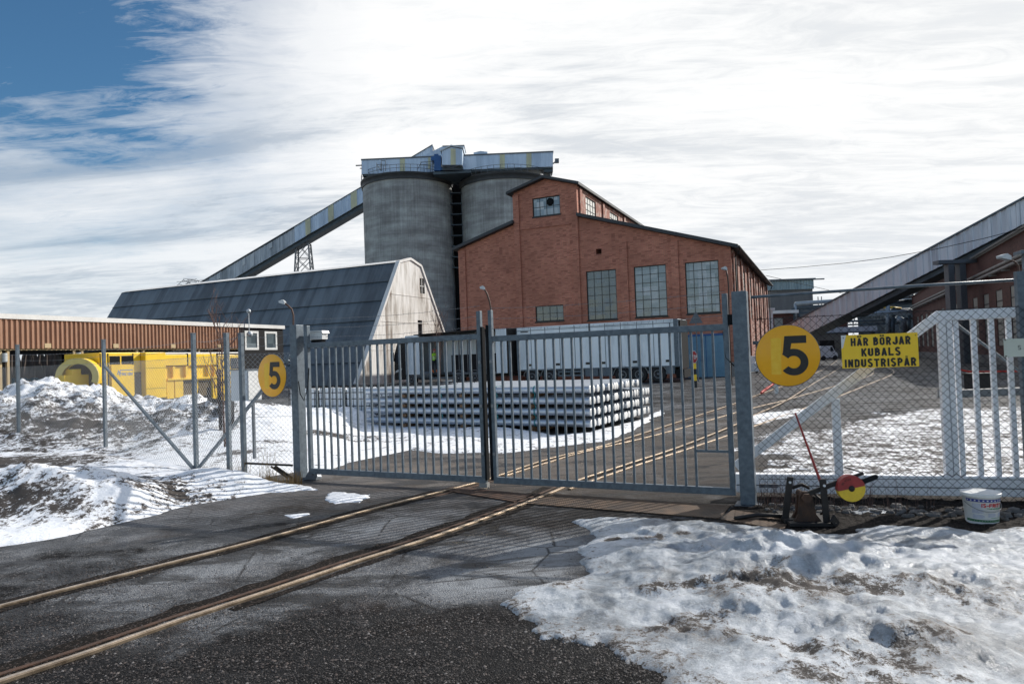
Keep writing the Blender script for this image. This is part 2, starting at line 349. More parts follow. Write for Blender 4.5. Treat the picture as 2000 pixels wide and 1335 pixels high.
M['skin']=plain('skin',(.50,.28,.20),(.44,.24,.17),.5,0,20)
M['red_cap']=plain('red_knit',(.5,.03,.03),(.35,.02,.02),.9,0,30)
M['silver_band']=plain('reflective_tape',(.7,.72,.74),(.6,.62,.64),.3,.3)
M['stop_red']=plain('stop_sign_red',(.42,.02,.025),(.36,.02,.025),.45)
M['cream_sign']=plain('cream_enamel',(.60,.62,.53),(.54,.56,.47),.45,0,2)
M['lamp_metal']=plain('lamp_metal',(.10,.055,.04),(.06,.035,.03),.6,.3,6)
M['lamp_head']=plain('lamp_head_grey',(.55,.58,.60),(.45,.48,.50),.35,.2)
M['van']=plain('white_van_paint',(.75,.77,.78),(.65,.67,.69),.3,0,1)
M['win_board']=plain('white_painted_panes',(.74,.73,.68),(.60,.58,.52),.5,0,1.5)
M['pane_grey']=plain('grey_board_panes',(.30,.30,.27),(.22,.22,.20),.55,0,1.5)
M['stone']=plain('stone',(.16,.15,.14),(.06,.055,.05),.9,0,6,.6,.02)
M['blue_crate']=plain('blue_crate',(.01,.13,.22),(.01,.09,.16),.5)
M['red_tape']=plain('red_tape',(.7,.04,.02),(.5,.03,.02),.6)
M['tank_blue']=plain('pale_blue_cladding',(.42,.52,.60),(.36,.45,.53),.5,.1,.4)
M['pipe']=plain('lagged_pipe',(.34,.40,.44),(.24,.29,.33),.45,.3,2)
M['pipe_dark']=plain('dark_pipework',(.10,.13,.15),(.05,.07,.085),.55,.3,2)
M['old_concrete_wall']=plain('stained_concrete_wall',(.20,.20,.195),(.11,.11,.11),.85,0,.35,.2,.01,stretch=(1,1,.3))
M['blue_band']=plain('star_band_blue',(.01,.02,.16),(.012,.03,.2),.4)
M['green_band']=plain('star_band_green',(.005,.13,.03),(.006,.11,.03),.4)
M['print_red']=plain('print_red',(.50,.01,.02),(.44,.01,.02),.4)
M['print_grey']=plain('print_grey_text',(.30,.34,.50),(.40,.44,.58),.5,0,90,.0,.001,.45,.55)
M['print_green']=plain('print_green_text',(.03,.22,.09),(.05,.25,.12),.5)
def streaked(name,c,c2,c3,fu=6,fv=.25,rough=.6,metal=.1,ribs=0,band=None):
    """metal or board cladding: streaks running down, faint panel differences, ribs"""
    m,n,p=newmat(name); uv=UV(n)
    a=n.noise(n.mapping(uv,(fu,fv,1)),1,6,.7); b=n.noise(n.mapping(uv,(.5,.15,1)),1.3,5,.6)
    panel=n.add('ShaderNodeTexWhiteNoise',{'W':n.math('FLOOR',n.math('MULTIPLY',n.add('ShaderNodeSeparateXYZ',{0:uv}).outputs[0],.9))},noise_dimensions='1D').outputs[0]
    f=n.math('ADD',n.math('ADD',n.math('MULTIPLY',a,.4),n.math('MULTIPLY',b,.45)),n.math('MULTIPLY',panel,.15))
    base=n.ramp(f,[(.40,c3),(.49,c2),(.58,c)]); kw={}
    if ribs:
        wv=n.add('ShaderNodeTexWave',{'Vector':uv,'Scale':ribs},wave_type='BANDS',bands_direction='X').outputs['Fac']; kw['normal']=bump(n,wv,.6,.03)
    if band:
        st=n.ramp(n.add('ShaderNodeTexWhiteNoise',{'W':n.math('FLOOR',n.math('MULTIPLY',n.add('ShaderNodeSeparateXYZ',{0:uv}).outputs[0],band[0]))},noise_dimensions='1D').outputs[0],[(band[1],0.),(band[1]+.001,1.)],'CONSTANT'); base=n.mix(st,base,band[2])
    setin(n,p,base=base,rough=rough,metal=metal,**kw); return m
M['gallery']=streaked('gallery_sheet',(.58,.68,.80),(.50,.60,.72),(.42,.51,.62),3,.2,.45,.25,1.6)
M['gallery_old']=streaked('old_gallery_sheet',(.50,.54,.58),(.37,.41,.45),(.22,.25,.28),2.2,.12,.5,.3,1.6)
M['gallery_yellow']=streaked('translucent_yellow_sheet',(.66,.65,.42),(.58,.57,.38),(.50,.49,.34),3,.2,.5,0,1.6)
M['gallery_pale']=streaked('pale_new_sheet',(.62,.66,.68),(.56,.60,.62),(.50,.54,.56),3,.2,.5,0,1.6)
M['conv_right']=streaked('ribbed_conveyor_sheet',(.66,.69,.73),(.55,.58,.62),(.42,.44,.48),1.6,.1,.45,.15)
M['barn_gable']=streaked('barn_gable_sheet',(.80,.79,.76),(.60,.58,.54),(.22,.18,.145),2.5,.25,.75,0,1.4)
M['barn_roof']=streaked('barn_roof_sheet',(.135,.170,.195),(.10,.128,.15),(.06,.078,.093),1.3,.08,.55,.05,2.2)
M['shed_brown']=plain('brown_corrugated',(.40,.215,.13),(.32,.165,.10),.5,0,.8,.05,.003)
M['blue_cladding']=streaked('blue_grey_cladding',(.34,.44,.47),(.27,.36,.39),(.20,.27,.30),2,.2,.5,.1,2)

def brick(name,c1,c2,mortar,white=0.):
    m,n,p=newmat(name); uv=UV(n); v=n.mapping(uv,(1,1,1))
    b=n.add('ShaderNodeTexBrick',{'Vector':v,'Color1':(*c1,1),'Color2':(*c2,1),'Mortar':(*mortar,1),'Scale':1.,'Mortar Size':.008,'Bias':.0,'Brick Width':.27,'Row Height':.085},offset=.5)
    a=n.noise(uv,.35,6,.65); k=n.noise(n.mapping(uv,(1,.5,1)),2.5,5,.7)
    cc=n.mix(n.ramp(a,[(.35,.75),(.62,0.)]),b.outputs['Color'],tuple(x*.45 for x in c1))
    # odd dark and pale bricks
    wn=n.add('ShaderNodeTexWhiteNoise',{'Vector':n.add('ShaderNodeVectorMath',{0:n.mapping(uv,(1/.27,1/.085,1))},operation='FLOOR').outputs[0]},noise_dimensions='2D').outputs[0]
    cc=n.mix(n.ramp(wn,[(.70,0.),(.95,.55)]),cc,tuple(x*.4 for x in c2))
    if white: cc=n.mix(n.ramp(k,[(.50,0.),(.60,white)]),cc,(.55,.47,.40))
    setin(n,p,base=cc,rough=.85,normal=bump(n,b.outputs['Fac'],-.4,.01)); return m
M['brick']=brick('red_brick',(.66,.26,.165),(.52,.18,.12),(.32,.22,.16))
M['brick_side']=brick('weathered_brick',(.40,.13,.08),(.30,.09,.06),(.30,.22,.17),.6)
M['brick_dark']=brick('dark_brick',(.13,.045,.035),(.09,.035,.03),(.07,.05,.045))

# window glass with slightly different panes
def panes(name,cols):
    m,n,p=newmat(name); uv=UV(n)
    wn=n.add('ShaderNodeTexWhiteNoise',{'Vector':n.add('ShaderNodeVectorMath',{0:n.mapping(uv,(1/.57,1/.6,1))},operation='FLOOR').outputs[0]},noise_dimensions='2D').outputs[0]
    k=n.noise(uv,1.2,3,.5); f=n.math('ADD',n.math('MULTIPLY',wn,.5),n.math('MULTIPLY',k,.5))
    setin(n,p,base=n.ramp(f,[(.2,cols[0]),(.5,cols[1]),(.8,cols[2])]),rough=n.ramp(wn,[(0.,.08),(1.,.3)]),spec=.8,normal=bump(n,k,.15,.02)); return m
M['glass']=panes('old_window_panes',[(.05,.075,.09),(.09,.125,.14),(.16,.20,.22)])
M['glass_pale']=panes('pale_window_panes',[(.10,.15,.18),(.22,.28,.31),(.46,.50,.52)])

# silo concrete
m,n,p=newmat('silo_concrete'); oc=OB(n); M['silo']=m
se=n.add('ShaderNodeSeparateXYZ',{0:oc}); th=n.math('ARCTAN2',se.outputs[1],se.outputs[0])
cv=n.add('ShaderNodeCombineXYZ',{0:n.math('MULTIPLY',th,7.),1:se.outputs[2],2:0.}).outputs[0]
vs_=n.noise(n.mapping(cv,(6,.10,1)),1,5,.7); hb=n.noise(n.mapping(cv,(.10,.9,1)),1,6,.7); bl_=n.noise(n.mapping(cv,(.4,.35,1)),1,6,.65)
f=n.math('ADD',n.math('ADD',n.math('MULTIPLY',vs_,.28),n.math('MULTIPLY',hb,.36)),n.math('MULTIPLY',bl_,.36))
lines=n.add('ShaderNodeTexWave',{'Vector':cv,'Scale':.42},wave_type='BANDS',bands_direction='Y',wave_profile='SAW').outputs['Fac']
c=n.ramp(f,[(.34,(.15,.147,.147)),(.45,(.24,.238,.23)),(.55,(.37,.38,.365)),(.64,(.52,.55,.53))])
setin(n,p,base=n.mix(n.ramp(lines,[(.0,.35),(.06,0.)]),c,(.09,.088,.085)),rough=.85,normal=bump(n,vs_,.3,.05))

# asphalt yard: worn tarmac, gravel, grey silt
m,n,p=newmat('asphalt'); M['asphalt']=m; oc=OB(n)
cell=n.add('ShaderNodeTexVoronoi',{'Vector':oc,'Scale':95.},feature='F1'); fine=cell.outputs['Color']
fs=n.add('ShaderNodeSeparateColor',{0:fine}).outputs[0]
big=n.noise(oc,.55,7,.62,.4); mid=n.noise(oc,2.4,6,.65,.3); yard=n.noise(n.mapping(oc,(.10,.45,1),(0,0,R(-20))),1.,6,.65)
pt=n.math('ADD',n.math('MULTIPLY',big,.6),n.math('MULTIPLY',mid,.4))
at_=n.add('ShaderNodeAttribute',attribute_name='silt'); silt=n.math('MULTIPLY_ADD',n.math('SUBTRACT',pt,.5),2.3,at_.outputs['Fac'],clamp=True)
dark=n.ramp(fs,[(0.,(.003,.0028,.003)),(.75,(.009,.0088,.0095)),(.93,(.038,.035,.034)),(1.,(.12,.11,.105))])
pale=n.ramp(fs,[(0.,(.075,.081,.089)),(.6,(.135,.143,.155)),(1.,(.27,.265,.26))])
cA=n.mix(n.ramp(silt,[(.30,0.),(.62,1.)]),dark,pale); cA=n.mix(n.ramp(silt,[(.70,0.),(.98,.75)]),cA,(.27,.285,.30))
brn=n.ramp(n.noise(oc,1.1,5,.7),[(.52,0.),(.68,.35)]); cA=n.mix(brn,cA,(.060,.045,.036))
cr=n.add('ShaderNodeTexVoronoi',{'Vector':n.mix(.06,oc,n.add('ShaderNodeTexNoise',{'Vector':oc,'Scale':3.,'Detail':4.}).outputs['Color']),'Scale':1.1},feature='DISTANCE_TO_EDGE').outputs['Distance']
crk=n.math('MULTIPLY',n.ramp(cr,[(0.,1.),(.018,0.)]),n.ramp(mid,[(.42,0.),(.52,.9)])); cA=n.mix(crk,cA,(.012,.011,.011))
at2=n.add('ShaderNodeAttribute',attribute_name='sun_warm'); cA=n.mix(n.math('MULTIPLY',at2.outputs['Fac'],n.ramp(yard,[(.35,1.),(.62,.45)])),cA,(.17,.145,.125))  # sunlit warmth of the brownish yard put into the colour
hgt=n.math('ADD',n.math('MULTIPLY',cell.outputs['Distance'],-.8),n.math('MULTIPLY',mid,.6))
stn=n.noise(n.mapping(oc,(1.,3.2,1),(0,0,R(-52))),.8,7,.7,.6); cA=n.mix(n.ramp(stn,[(.42,.75),(.52,0.)]),cA,(.010,.0095,.0095))
wet=n.ramp(stn,[(.42,.28),(.56,.85)])
setin(n,p,base=cA,rough=wet,normal=bump(n,hgt,.8,.012),spec=.12)

# snow: needs attribute 'dirt'
def snowmat(name,clean,ice=0.):
    m,n,p=newmat(name); oc=OB(n)
    a=n.add('ShaderNodeAttribute',attribute_name='dirt').outputs['Fac']
    b=n.noise(oc,2.2 if ice else 1.6,8,.72,.3); c=n.noise(oc,11. if ice else 4.5,8,.8); d=n.noise(oc,70 if ice else 18,6,.75)
    f=n.math('ADD',n.math('ADD',n.math('MULTIPLY',b,.30),n.math('MULTIPLY',c,.50)),n.math('MULTIPLY',d,.20))
    f=n.math('ADD',n.math('MULTIPLY_ADD',a,1.45,.15),n.math('MULTIPLY',n.math('SUBTRACT',f,.5),n.math('MULTIPLY_ADD',a,12.,2.6)))
    cl=clean
    if ice: cl=n.ramp(n.math('ADD',n.math('MULTIPLY',n.noise(oc,.9,6,.7,.5),.6),n.math('MULTIPLY',n.noise(oc,5.,6,.75),.4)),[(.42,(.15,.17,.19)),(.50,(.33,.365,.40)),(.58,clean)])
    r1=n.ramp(f,[(.38,0.),(.50,.5),(.56,1.)]); r2=n.ramp(f,[(.52,(.20,.175,.155)),(.66,(.045,.037,.032))])
    base=n.mix(r1,cl,r2)
    hg=n.math('ADD',n.math('MULTIPLY',b,.7),n.math('ADD',n.math('MULTIPLY',c,.35),n.math('MULTIPLY',d,.08)))
    setin(n,p,base=base,rough=n.ramp(f,[(.2,.32 if ice else .6),(.8,.9)]),normal=bump(n,hg,.7,.07),spec=.5)
    return m
M['snow']=snowmat('dirty_snow',(.82,.84,.87)); M['ice']=snowmat('melting_ice',(.52,.55,.585),1.)
m,n,p=newmat('gravel_stone'); M['gravel']=m; ri=n.add('ShaderNodeNewGeometry').outputs['Random Per Island']
setin(n,p,base=n.ramp(ri,[(0.,(.008,.0075,.0075)),(.6,(.028,.025,.025)),(.88,(.07,.053,.046)),(1.,(.17,.16,.155))]),rough=.65)
m,n,p=newmat('rail_steel'); M['rail']=m; oc=OB(n); a=n.noise(oc,6,5,.7)
setin(n,p,base=n.ramp(a,[(.35,(.12,.085,.055)),(.6,(.34,.26,.18))]),rough=.38,metal=.6,normal=bump(n,a,.2,.003))
# chequer plate
m,n,p=newmat('chequer_plate'); M['chequer']=m; uv=UV(n)
w1=n.add('ShaderNodeTexWave',{'Vector':n.mapping(uv,(1,1,1),(0,0,R(45))),'Scale':9.},wave_type='BANDS').outputs['Fac']
w2=n.add('ShaderNodeTexWave',{'Vector':n.mapping(uv,(1,1,1),(0,0,R(-45))),'Scale':9.},wave_type='BANDS').outputs['Fac']
a=n.noise(uv,3,5,.7); setin(n,p,base=n.ramp(a,[(.35,(.035,.024,.017)),(.65,(.125,.075,.042))]),rough=.65,metal=.2,normal=bump(n,n.math('MULTIPLY',w1,w2),.8,.01))
m,n,p=newmat('steel_bed'); M['bed']=M['steel_grey']
# distant wood
M['far_wood']=plain('far_wood',(.10,.075,.06),(.05,.04,.035),.9,0,.3)
M['hill_snow']=plain('far_snow',(.6,.62,.65),(.2,.18,.17),.8,0,.05,.1,.01,.45,.55)
M['galv_mesh']=plain('galvanised_wire',(.42,.44,.46),(.32,.34,.36),.5,.4,10)
M['wire_dark']=plain('dull_fence_wire',(.030,.030,.032),(.02,.02,.022),.85,0,10,spec=.1)
M['rail_head']=plain('worn_rail_head',(.62,.50,.38),(.40,.30,.20),.3,.6,6)

M['trailer']=streaked('trailer_sides',(.86,.91,.94),(.80,.86,.90),(.60,.66,.70),1.2,.18,.35,.0)
# ------------------------------------------------------------------ ground
def seg_dist(P,a,b):
    a=np.array(a[:2]);b=np.array(b[:2]);d=b-a;t=np.clip(((P-a)@d)/max(d@d,1e-9),0,1);return np.linalg.norm(P-(a+t[:,None]*d),axis=1)
def poly_sd(P,poly):
    """positive inside"""
    poly=[np.array(p[:2]) for p in poly]; D=np.full(len(P),1e9); ins=np.zeros(len(P),bool)
    for i in range(len(poly)):
        a=poly[i];b=poly[(i+1)%len(poly)]; D=np.minimum(D,seg_dist(P,a,b))
        c=((a[1]>P[:,1])!=(b[1]>P[:,1])); 
        with np.errstate(divide='ignore',invalid='ignore'): xi=(b[0]-a[0])*(P[:,1]-a[1])/(b[1]-a[1])+a[0]
        ins^=c&(P[:,0]<xi)
    return np.where(ins,D,-D)
_perm=rng.permutation(4096); _grad=rng.random(4096)
def vnoise(x,y,seed=0):
    xi=np.floor(x).astype(int);yi=np.floor(y).astype(int);fx=x-xi;fy=y-yi;fx=fx*fx*(3-2*fx);fy=fy*fy*(3-2*fy)
    h=lambda a,b:_grad[_perm[(_perm[(a+seed*131)&4095]+b)&4095]]
    return (h(xi,yi)*(1-fx)+h(xi+1,yi)*fx)*(1-fy)+(h(xi,yi+1)*(1-fx)+h(xi+1,yi+1)*fx)*fy
def fbm(x,y,sc,oc=5,seed=0,g=.55):
    s=0;a=1;t=0
    for i in range(oc):
        c,s_=math.cos(i*1.3),math.sin(i*1.3)
        s=s+a*vnoise((x*c-y*s_)*sc*2**i+17.3*i,(x*s_+y*c)*sc*2**i+5.1*i,seed+i); t+=a; a*=g
    return s/t
def sm(x,a,b): t=np.clip((x-a)/(b-a),0,1); return t*t*(3-2*t)
def gauss(P,c,rx,ry,ang=0.):
    d=P-np.array(c[:2]); ca,sa=math.cos(ang),math.sin(ang); u=d[:,0]*ca+d[:,1]*sa; v=-d[:,0]*sa+d[:,1]*ca; return np.exp(-(u/rx)**2-(v/ry)**2)
def axis(lo,hi,step,far,g=1.12):
    a=list(np.arange(lo,hi+1e-6,step)); s=step
    while a[-1]<far: s*=g; a.append(a[-1]+s)
    s=step
    while a[0]>-far: s*=g; a.insert(0,a[0]-s)
    return np.array(a)
def grid(name,xs,ys,hf,mat,attrs=None,kind='structure',drop=None,smooth=True,label=None):
    X,Y=np.meshgrid(xs,ys); P=np.stack([X.ravel(),Y.ravel()],1); Z=hf(P); nx,ny=len(xs),len(ys)
    i=np.arange((ny-1)*nx).reshape(ny-1,nx)[:,:-1].ravel(); F=np.stack([i,i+1,i+nx+1,i+nx],1)
    if drop is not None:
        k=(Z[F].max(1)>drop); F=F[k]
    used=np.unique(F); rm=-np.ones(len(P),int); rm[used]=np.arange(len(used)); F=rm[F]; P=P[used];Z=Z[used]
    me=bpy.data.meshes.new(name); me.vertices.add(len(P)); me.vertices.foreach_set('co',np.column_stack([P,Z]).ravel())
    me.loops.add(F.size); me.loops.foreach_set('vertex_index',F.ravel()); me.polygons.add(len(F)); me.polygons.foreach_set('loop_start',np.arange(0,F.size,4)); me.polygons.foreach_set('loop_total',np.full(len(F),4))
    me.polygons.foreach_set('use_smooth',np.full(len(F),smooth)); me.update(); me.validate()
    for k,fn in (attrs or {}).items():
        a=me.attributes.new(k,'FLOAT','POINT'); a.data.foreach_set('value',np.asarray(fn(P,Z),dtype=np.float32))
    me.materials.append(mat); ob=bpy.data.objects.new(name,me); col.objects.link(ob); ob['kind']=kind
    if label: ob['label']=label
    return ob
RA=[gp(*p) for p in [(-220,1250),(0,1186),(175,1141),(350,1097),(525,1051.5),(722,997),(929,944)]]
RB=[gp(*p) for p in [(-150,1385),(0,1333),(175,1275.5),(350,1214),(525,1156.5),(700,1097),(845,1050.5),(1013,989),(1100,953)]]
RA1=RA+[gp(*p) for p in [(973,930),(1072,897),(1171,873),(1270,842),(1368,810),(1441,786),(1480,771),(1560,742),(1612,719),(1636,703)]]
RA2=[gp(*p) for p in [(985,931),(1072,903.5),(1138,884),(1270,853),(1368,826),(1434,807),(1490,792),(1534,781.5),(1627,755),(1690,737),(1706,727),(1702,717)]]
RB1=RB+[gp(*p) for p in [(1125,940),(1237,903),(1335,870),(1444,826),(1477,809),(1534,783),(1590,748),(1640,718),(1650,706)]]
RB2=[gp(*p) for p in [(1112,956),(1237,911.5),(1335,880),(1444,843),(1477,831),(1552,804),(1635,775),(1702,748),(1738,733),(1745,724),(1728,715)]]
def smooth_path(pts,step=.35):
    pts=[np.array(p[:2]) for p in pts]; out=[]
    for i in range(len(pts)-1):
        p0=pts[max(i-1,0)];p1=pts[i];p2=pts[i+1];p3=pts[min(i+2,len(pts)-1)]
        d=np.linalg.norm(p2-p1); k=max(2,min(14,int(d/step)))
        for j in range(k):
            t=j/k; out.append(.5*((2*p1)+(-p0+p2)*t+(2*p0-5*p1+4*p2-p3)*t*t+(-p0+3*p1-3*p2+p3)*t**3))
    out.append(pts[-1]); return [(p[0],p[1],0) for p in out]
def silt(P,Z=None):
    s=np.full(len(P),.30); s+= .14*sm(P[:,1],4.0,5.6)*sm(-P[:,0],-1.5,1.0)
    s-= .32*(1-sm(P[:,1],3.0,4.9))
    for (px,py,rx,ry,an,a) in [(1040,1095,1.0,.5,.7,.55),(980,1130,.7,.3,.6,.3),(900,1150,.55,.25,.2,.25),(1120,1060,.6,.4,.3,.25),(700,1135,1.3,.35,.85,.20),(520,1090,1.0,.35,.9,.22),(760,1020,1.0,.4,.9,.28),(1000,1300,.13,.10,0,.25),(300,1150,1.0,.3,.9,.12),(300,1020,2.0,.5,.85,.22),(560,960,1.5,.5,.6,.25),(1030,1230,.5,.4,.3,-.2),(700,1230,.8,.8,0,-.25)]:
        c=gp(px,py); s+=a*gauss(P,c,rx,ry,an)
    s+=.16*sm(P[:,1],11,16)
    return np.clip(s,0,1)
def sun_warm(P,Z=None):
    w_=.9*gauss(P,gp(780,905),4,2.2,-.3)+.7*gauss(P,gp(1180,900),3.5,2.5,.8)+.5*gauss(P,gp(560,965),2.2,.9,.3)+.6*gauss(P,gp(1300,830),4,3,.9)
    return np.clip(w_,0,1)
grid('ground',axis(-14,14,.16,1600,1.13),axis(1,24,.16,1600,1.13),lambda P:np.zeros(len(P)),M['asphalt'],{'silt':silt,'sun_warm':sun_warm})
# rails sunk in the yard
tracks=thing('railway_track','pair of rusty rails sunk in the yard running out under the grey gate','railway track',RA[4]); tracks['kind']='structure'
def rel(pts,o): return [(p[0]-o[0],p[1]-o[1],p[2] if len(p)>2 else 0) for p in pts]
o0=RA[4]
def rail_mesh(pts,name,parent,o,w_=.058,h=.022,z0=-.01,mat='rail'):
    mb=MB(); mb.sweep(rel(pts,o),[(-w_/2,z0),(w_/2,z0),(w_/2,h*.8),(w_/2*.8,h),(-w_/2*.8,h),(-w_/2,h*.8)]); return mb.build(name,M[mat],parent)
def offset(pts,d):
    out=[]
    for i,p in enumerate(pts):
        a=np.array(pts[max(i-1,0)][:2]);b=np.array(pts[min(i+1,len(pts)-1)][:2]); t=(b-a)/np.linalg.norm(b-a); out.append((p[0]+t[1]*d,p[1]-t[0]*d,0))
    return out
sA=smooth_path(RA1);sB=smooth_path(RB1);sA2=smooth_path(RA2);sB2=smooth_path(RB2)
for pts in (sA,sB,sA2,sB2): rail_mesh(pts,'rail',tracks,o0); rail_mesh(pts,'rail_head',tracks,o0,.024,.0245,.015,'rail_head')
def ny(pts,a,b): return [p for p in pts if a<=p[1]<=b]
for pts,d in ((ny(sA,8.8,40),.12),(ny(sB,3,9.4),-.125)): rail_mesh(offset(pts,d),'guard_rail',tracks,o0,.040,.012,mat='rust_plate')
# muck lying along the rails
def muck(pts,d,w0,name='muck'):
    mb=MB(); c=offset(pts,d); o=o0; L=[];Rr=[]
    c=smooth_path(c,.06)
    for i,p in enumerate(c):
        a=np.array(c[max(i-1,0)][:2]);b=np.array(c[min(i+1,len(c)-1)][:2]); t=(b-a)/np.linalg.norm(b-a); nrm=np.array([t[1],-t[0]])
        w1=w0*(.1+1.3*float(fbm(np.array([p[0]]),np.array([p[1]]),3.5,5,3,.75)[0])); w2=w0*(.1+1.3*float(fbm(np.array([p[0]]),np.array([p[1]]),4.3,5,9,.75)[0]))
        q=np.array(p[:2]); L.append((*(q-nrm*w1-o[:2]),.004)); Rr.append((*(q+nrm*w2-o[:2]),.004))
    n_=len(L); mb.add(L+Rr,[(i,i+1,n_+i+1,n_+i) for i in range(n_-1)]); return mb.build(name,M['muck'],tracks)
m,n,p=newmat('black_muck'); M['muck']=m; oc=OB(n); vv=n.add('ShaderNodeTexVoronoi',{'Vector':oc,'Scale':90.}); fs=n.add('ShaderNodeSeparateColor',{0:vv.outputs['Color']}).outputs[0]
setin(n,p,base=n.ramp(fs,[(0.,(.005,.0045,.004)),(.8,(.014,.011,.009)),(1.,(.07,.055,.048))]),spec=.1,rough=.9,normal=bump(n,vv.outputs['Distance'],-.8,.012))
muck(ny(sA,2,9.4),-.10,.13); muck(ny(sB,2,9.4),-.19,.15); muck(ny(sB,5,9.2),.10,.06); muck(ny(sA,4,30),.07,.07); muck(ny(sB,9.4,30),.0,.12)
# rusty plates let into the crossing
def flat_plate(name,quad,label,mat='chequer',th=.012,group=None):
    pts=[gp(*q) for q in quad]; o=pts[0]; mb=MB(); n_=len(pts)
    mb.add([(p[0]-o[0],p[1]-o[1],z) for z in (.004,th+.004) for p in pts],[tuple(range(n_,2*n_)),tuple(range(n_-1,-1,-1))]+[(i,(i+1)%n_,n_+(i+1)%n_,n_+i) for i in range(n_)])
    ob=mb.build(name,M[mat],None,loc=(o[0],o[1],0)); return tag(ob,label,'steel plate',group)
flat_plate('steel_plate',[(862,957),(888,951),(1040,967),(1004,981)],'narrow rusty steel plate laid between the two rails just below the gate','rust_plate')
flat_plate('chequer_plate',[(1022,984),(1085,966),(1427,989),(1404,1014)],'long rusty chequer plate laid on the ground under the right gate leaf')
flat_plate('chequer_plate',[(1408,1016),(1430,997),(1545,1015),(1530,1036)],'short worn chequer plate between the right gate post and the points lever')
# ------------------------------------------------------------------ snow
def edge(sd,P,sc=2.2,amp=.35,seed=0,w0=.14): 
    d=sd+amp*(fbm(P[:,0],P[:,1],sc,6,seed,.6)-.5)*2; return d
# foreground ice sheet
ice_poly=[gp(*p) for p in [(1090,1003),(1150,1008),(1260,1012),(1400,1022),(1500,1034),(1560,1045),(1640,1043),(1720,1028),(1850,1030),(1925,1042),(2000,1032),(2500,1030),(2700,1700),(1500,1600),(1350,1345),(1316,1318),(1240,1288),(1190,1252),(1070,1238),(1012,1212),(1000,1178),(1025,1150),(1100,1145),(1160,1128),(1142,1100),(1135,1068),(1165,1045)]]
hc=gp(1530,1110); hc2=gp(1470,1190); hc3=gp(1850,1160); hc4=gp(1700,1250)
def ice_h(P):
    d=edge(poly_sd(P,ice_poly),P,3.0,.20,1)+.03; e=np.where(d>0,.030*np.sqrt(np.clip(d/.10,0,1)),np.maximum(d*.5,-.03)-.004)
    L=fbm(P[:,0],P[:,1],1.3,5,20); L2=fbm(P[:,0]*1.0,P[:,1]*1.6,5.,4,31); L3=fbm(P[:,0],P[:,1],18.,4,41)
    ins=sm(d,0,.5)
    rid=1-np.abs(2*fbm(P[:,0],P[:,1],1.9,4,55)-1)
    h=e+ins*(.12*np.clip(L-.36,0,1)+.045*(L2-.42)+.022*(L3-.5)+.16*np.clip(rid-.70,0,1)*(.4+gauss(P,hc,1.4,1.0))+.028*(fbm(P[:,0],P[:,1],7.,5,83,.65)-.5))
    h+=ins*(.17*gauss(P,hc,.75,.38,.4)+.09*gauss(P,hc2,.45,.22,.2)+.10*gauss(P,hc3,1.2,.5,-.5)+.09*gauss(P,hc4,.6,.3,-.6))
    rough=gauss(P,hc,.9,.55)+gauss(P,hc4,.6,.5)+gauss(P,gp(1350,1230),.5,.4); h+=ins*rough*.055*(fbm(P[:,0],P[:,1],9.,5,71)-.5)
    return np.where(d>0,np.maximum(h,.006),e)
def ice_dirt(P,Z):
    d=.05+.30*gauss(P,gp(1570,1180),.62,.16,-.1)+.26*gauss(P,gp(1330,1165),.28,.10)+.20*gauss(P,gp(1700,1320),.5,.3)+.22*gauss(P,gp(1480,1155),.3,.12,.5)+.24*gauss(P,gp(1330,1235),.4,.14,.2)+.26*gauss(P,gp(1570,1285),.5,.07,-.6)+.26*gauss(P,gp(1820,1275),.32,.12,.3)+.16*gauss(P,gp(1880,1190),.6,.22,-.4)+.22*gauss(P,gp(1270,1060),.12,.05)
    sd=poly_sd(P,ice_poly); d+=.12*(1-sm(sd,.0,.3)); d+=.12*(fbm(P[:,0],P[:,1],1.4,4,90)-.5)
    for (px,py) in ((1200,1062),(1290,1055),(1330,1052)): d+=.55*gauss(P,gp(px,py),.075,.05)
    return d
grid('ice_patch',np.arange(-.3,6.6,.022),np.arange(2.2,7.4,.022),ice_h,M['ice'],{'dirt':ice_dirt},drop=-.012)
# roadside snow mound on the left
md_poly=[gp(*p) for p in [(-500,1100),(-200,1085),(0,1066),(150,1043),(300,1006),(380,985),(450,975),(520,962),(620,956),(600,948),(520,944),(440,942)]]+[np.array([-4.9,11.2]),np.array([-6.3,12.6]),np.array([-9.2,15.2]),np.array([-12,16.4]),np.array([-17,17]),np.array([-17,9])]
def mound_h(P):
    d=edge(poly_sd(P,md_poly),P,1.3,.20,5); e=np.where(d>0,.05*np.sqrt(np.clip(d/.25,0,1)),np.maximum(d*.5,-.03)-.004)
    ins=sm(d,0,.6); L=fbm(P[:,0],P[:,1],.9,6,7,.6); L2=fbm(P[:,0],P[:,1],4.,5,17,.6)
    h=e+ins*(.62*gauss(P,(-6.1,9.2),1.7,.75,-.25)+.30*gauss(P,(-8.4,9.2),1.3,.8,-.1)+.30*gauss(P,(-4.4,10.2),1.0,.45,.1)+.12*sm(P[:,1],11,14))*(.72+.6*(L-.4)) + ins*(.10*(L2-.5))*(.4+gauss(P,(-6.3,9.2),2.2,1.0))
    return np.where(d>0,np.maximum(h,.006),e)
def mound_dirt(P,Z):
    return .09+.32*gauss(P,(-6.5,8.5),1.3,.38,-.15)+.22*gauss(P,(-7.6,8.0),.9,.5)+.20*gauss(P,(-5.6,9.9),.9,.35,-.3)+.24*gauss(P,(-4.7,9.3),.7,.2,.2)+.95*gauss(P,gp(10,918),1.5,.7)+.12*(fbm(P[:,0],P[:,1],1.2,4,44)-.5)
grid('snow_mound',np.arange(-13,-2.0,.04),np.arange(5.5,16,.04),mound_h,M['snow'],{'dirt':mound_dirt},drop=-.012)
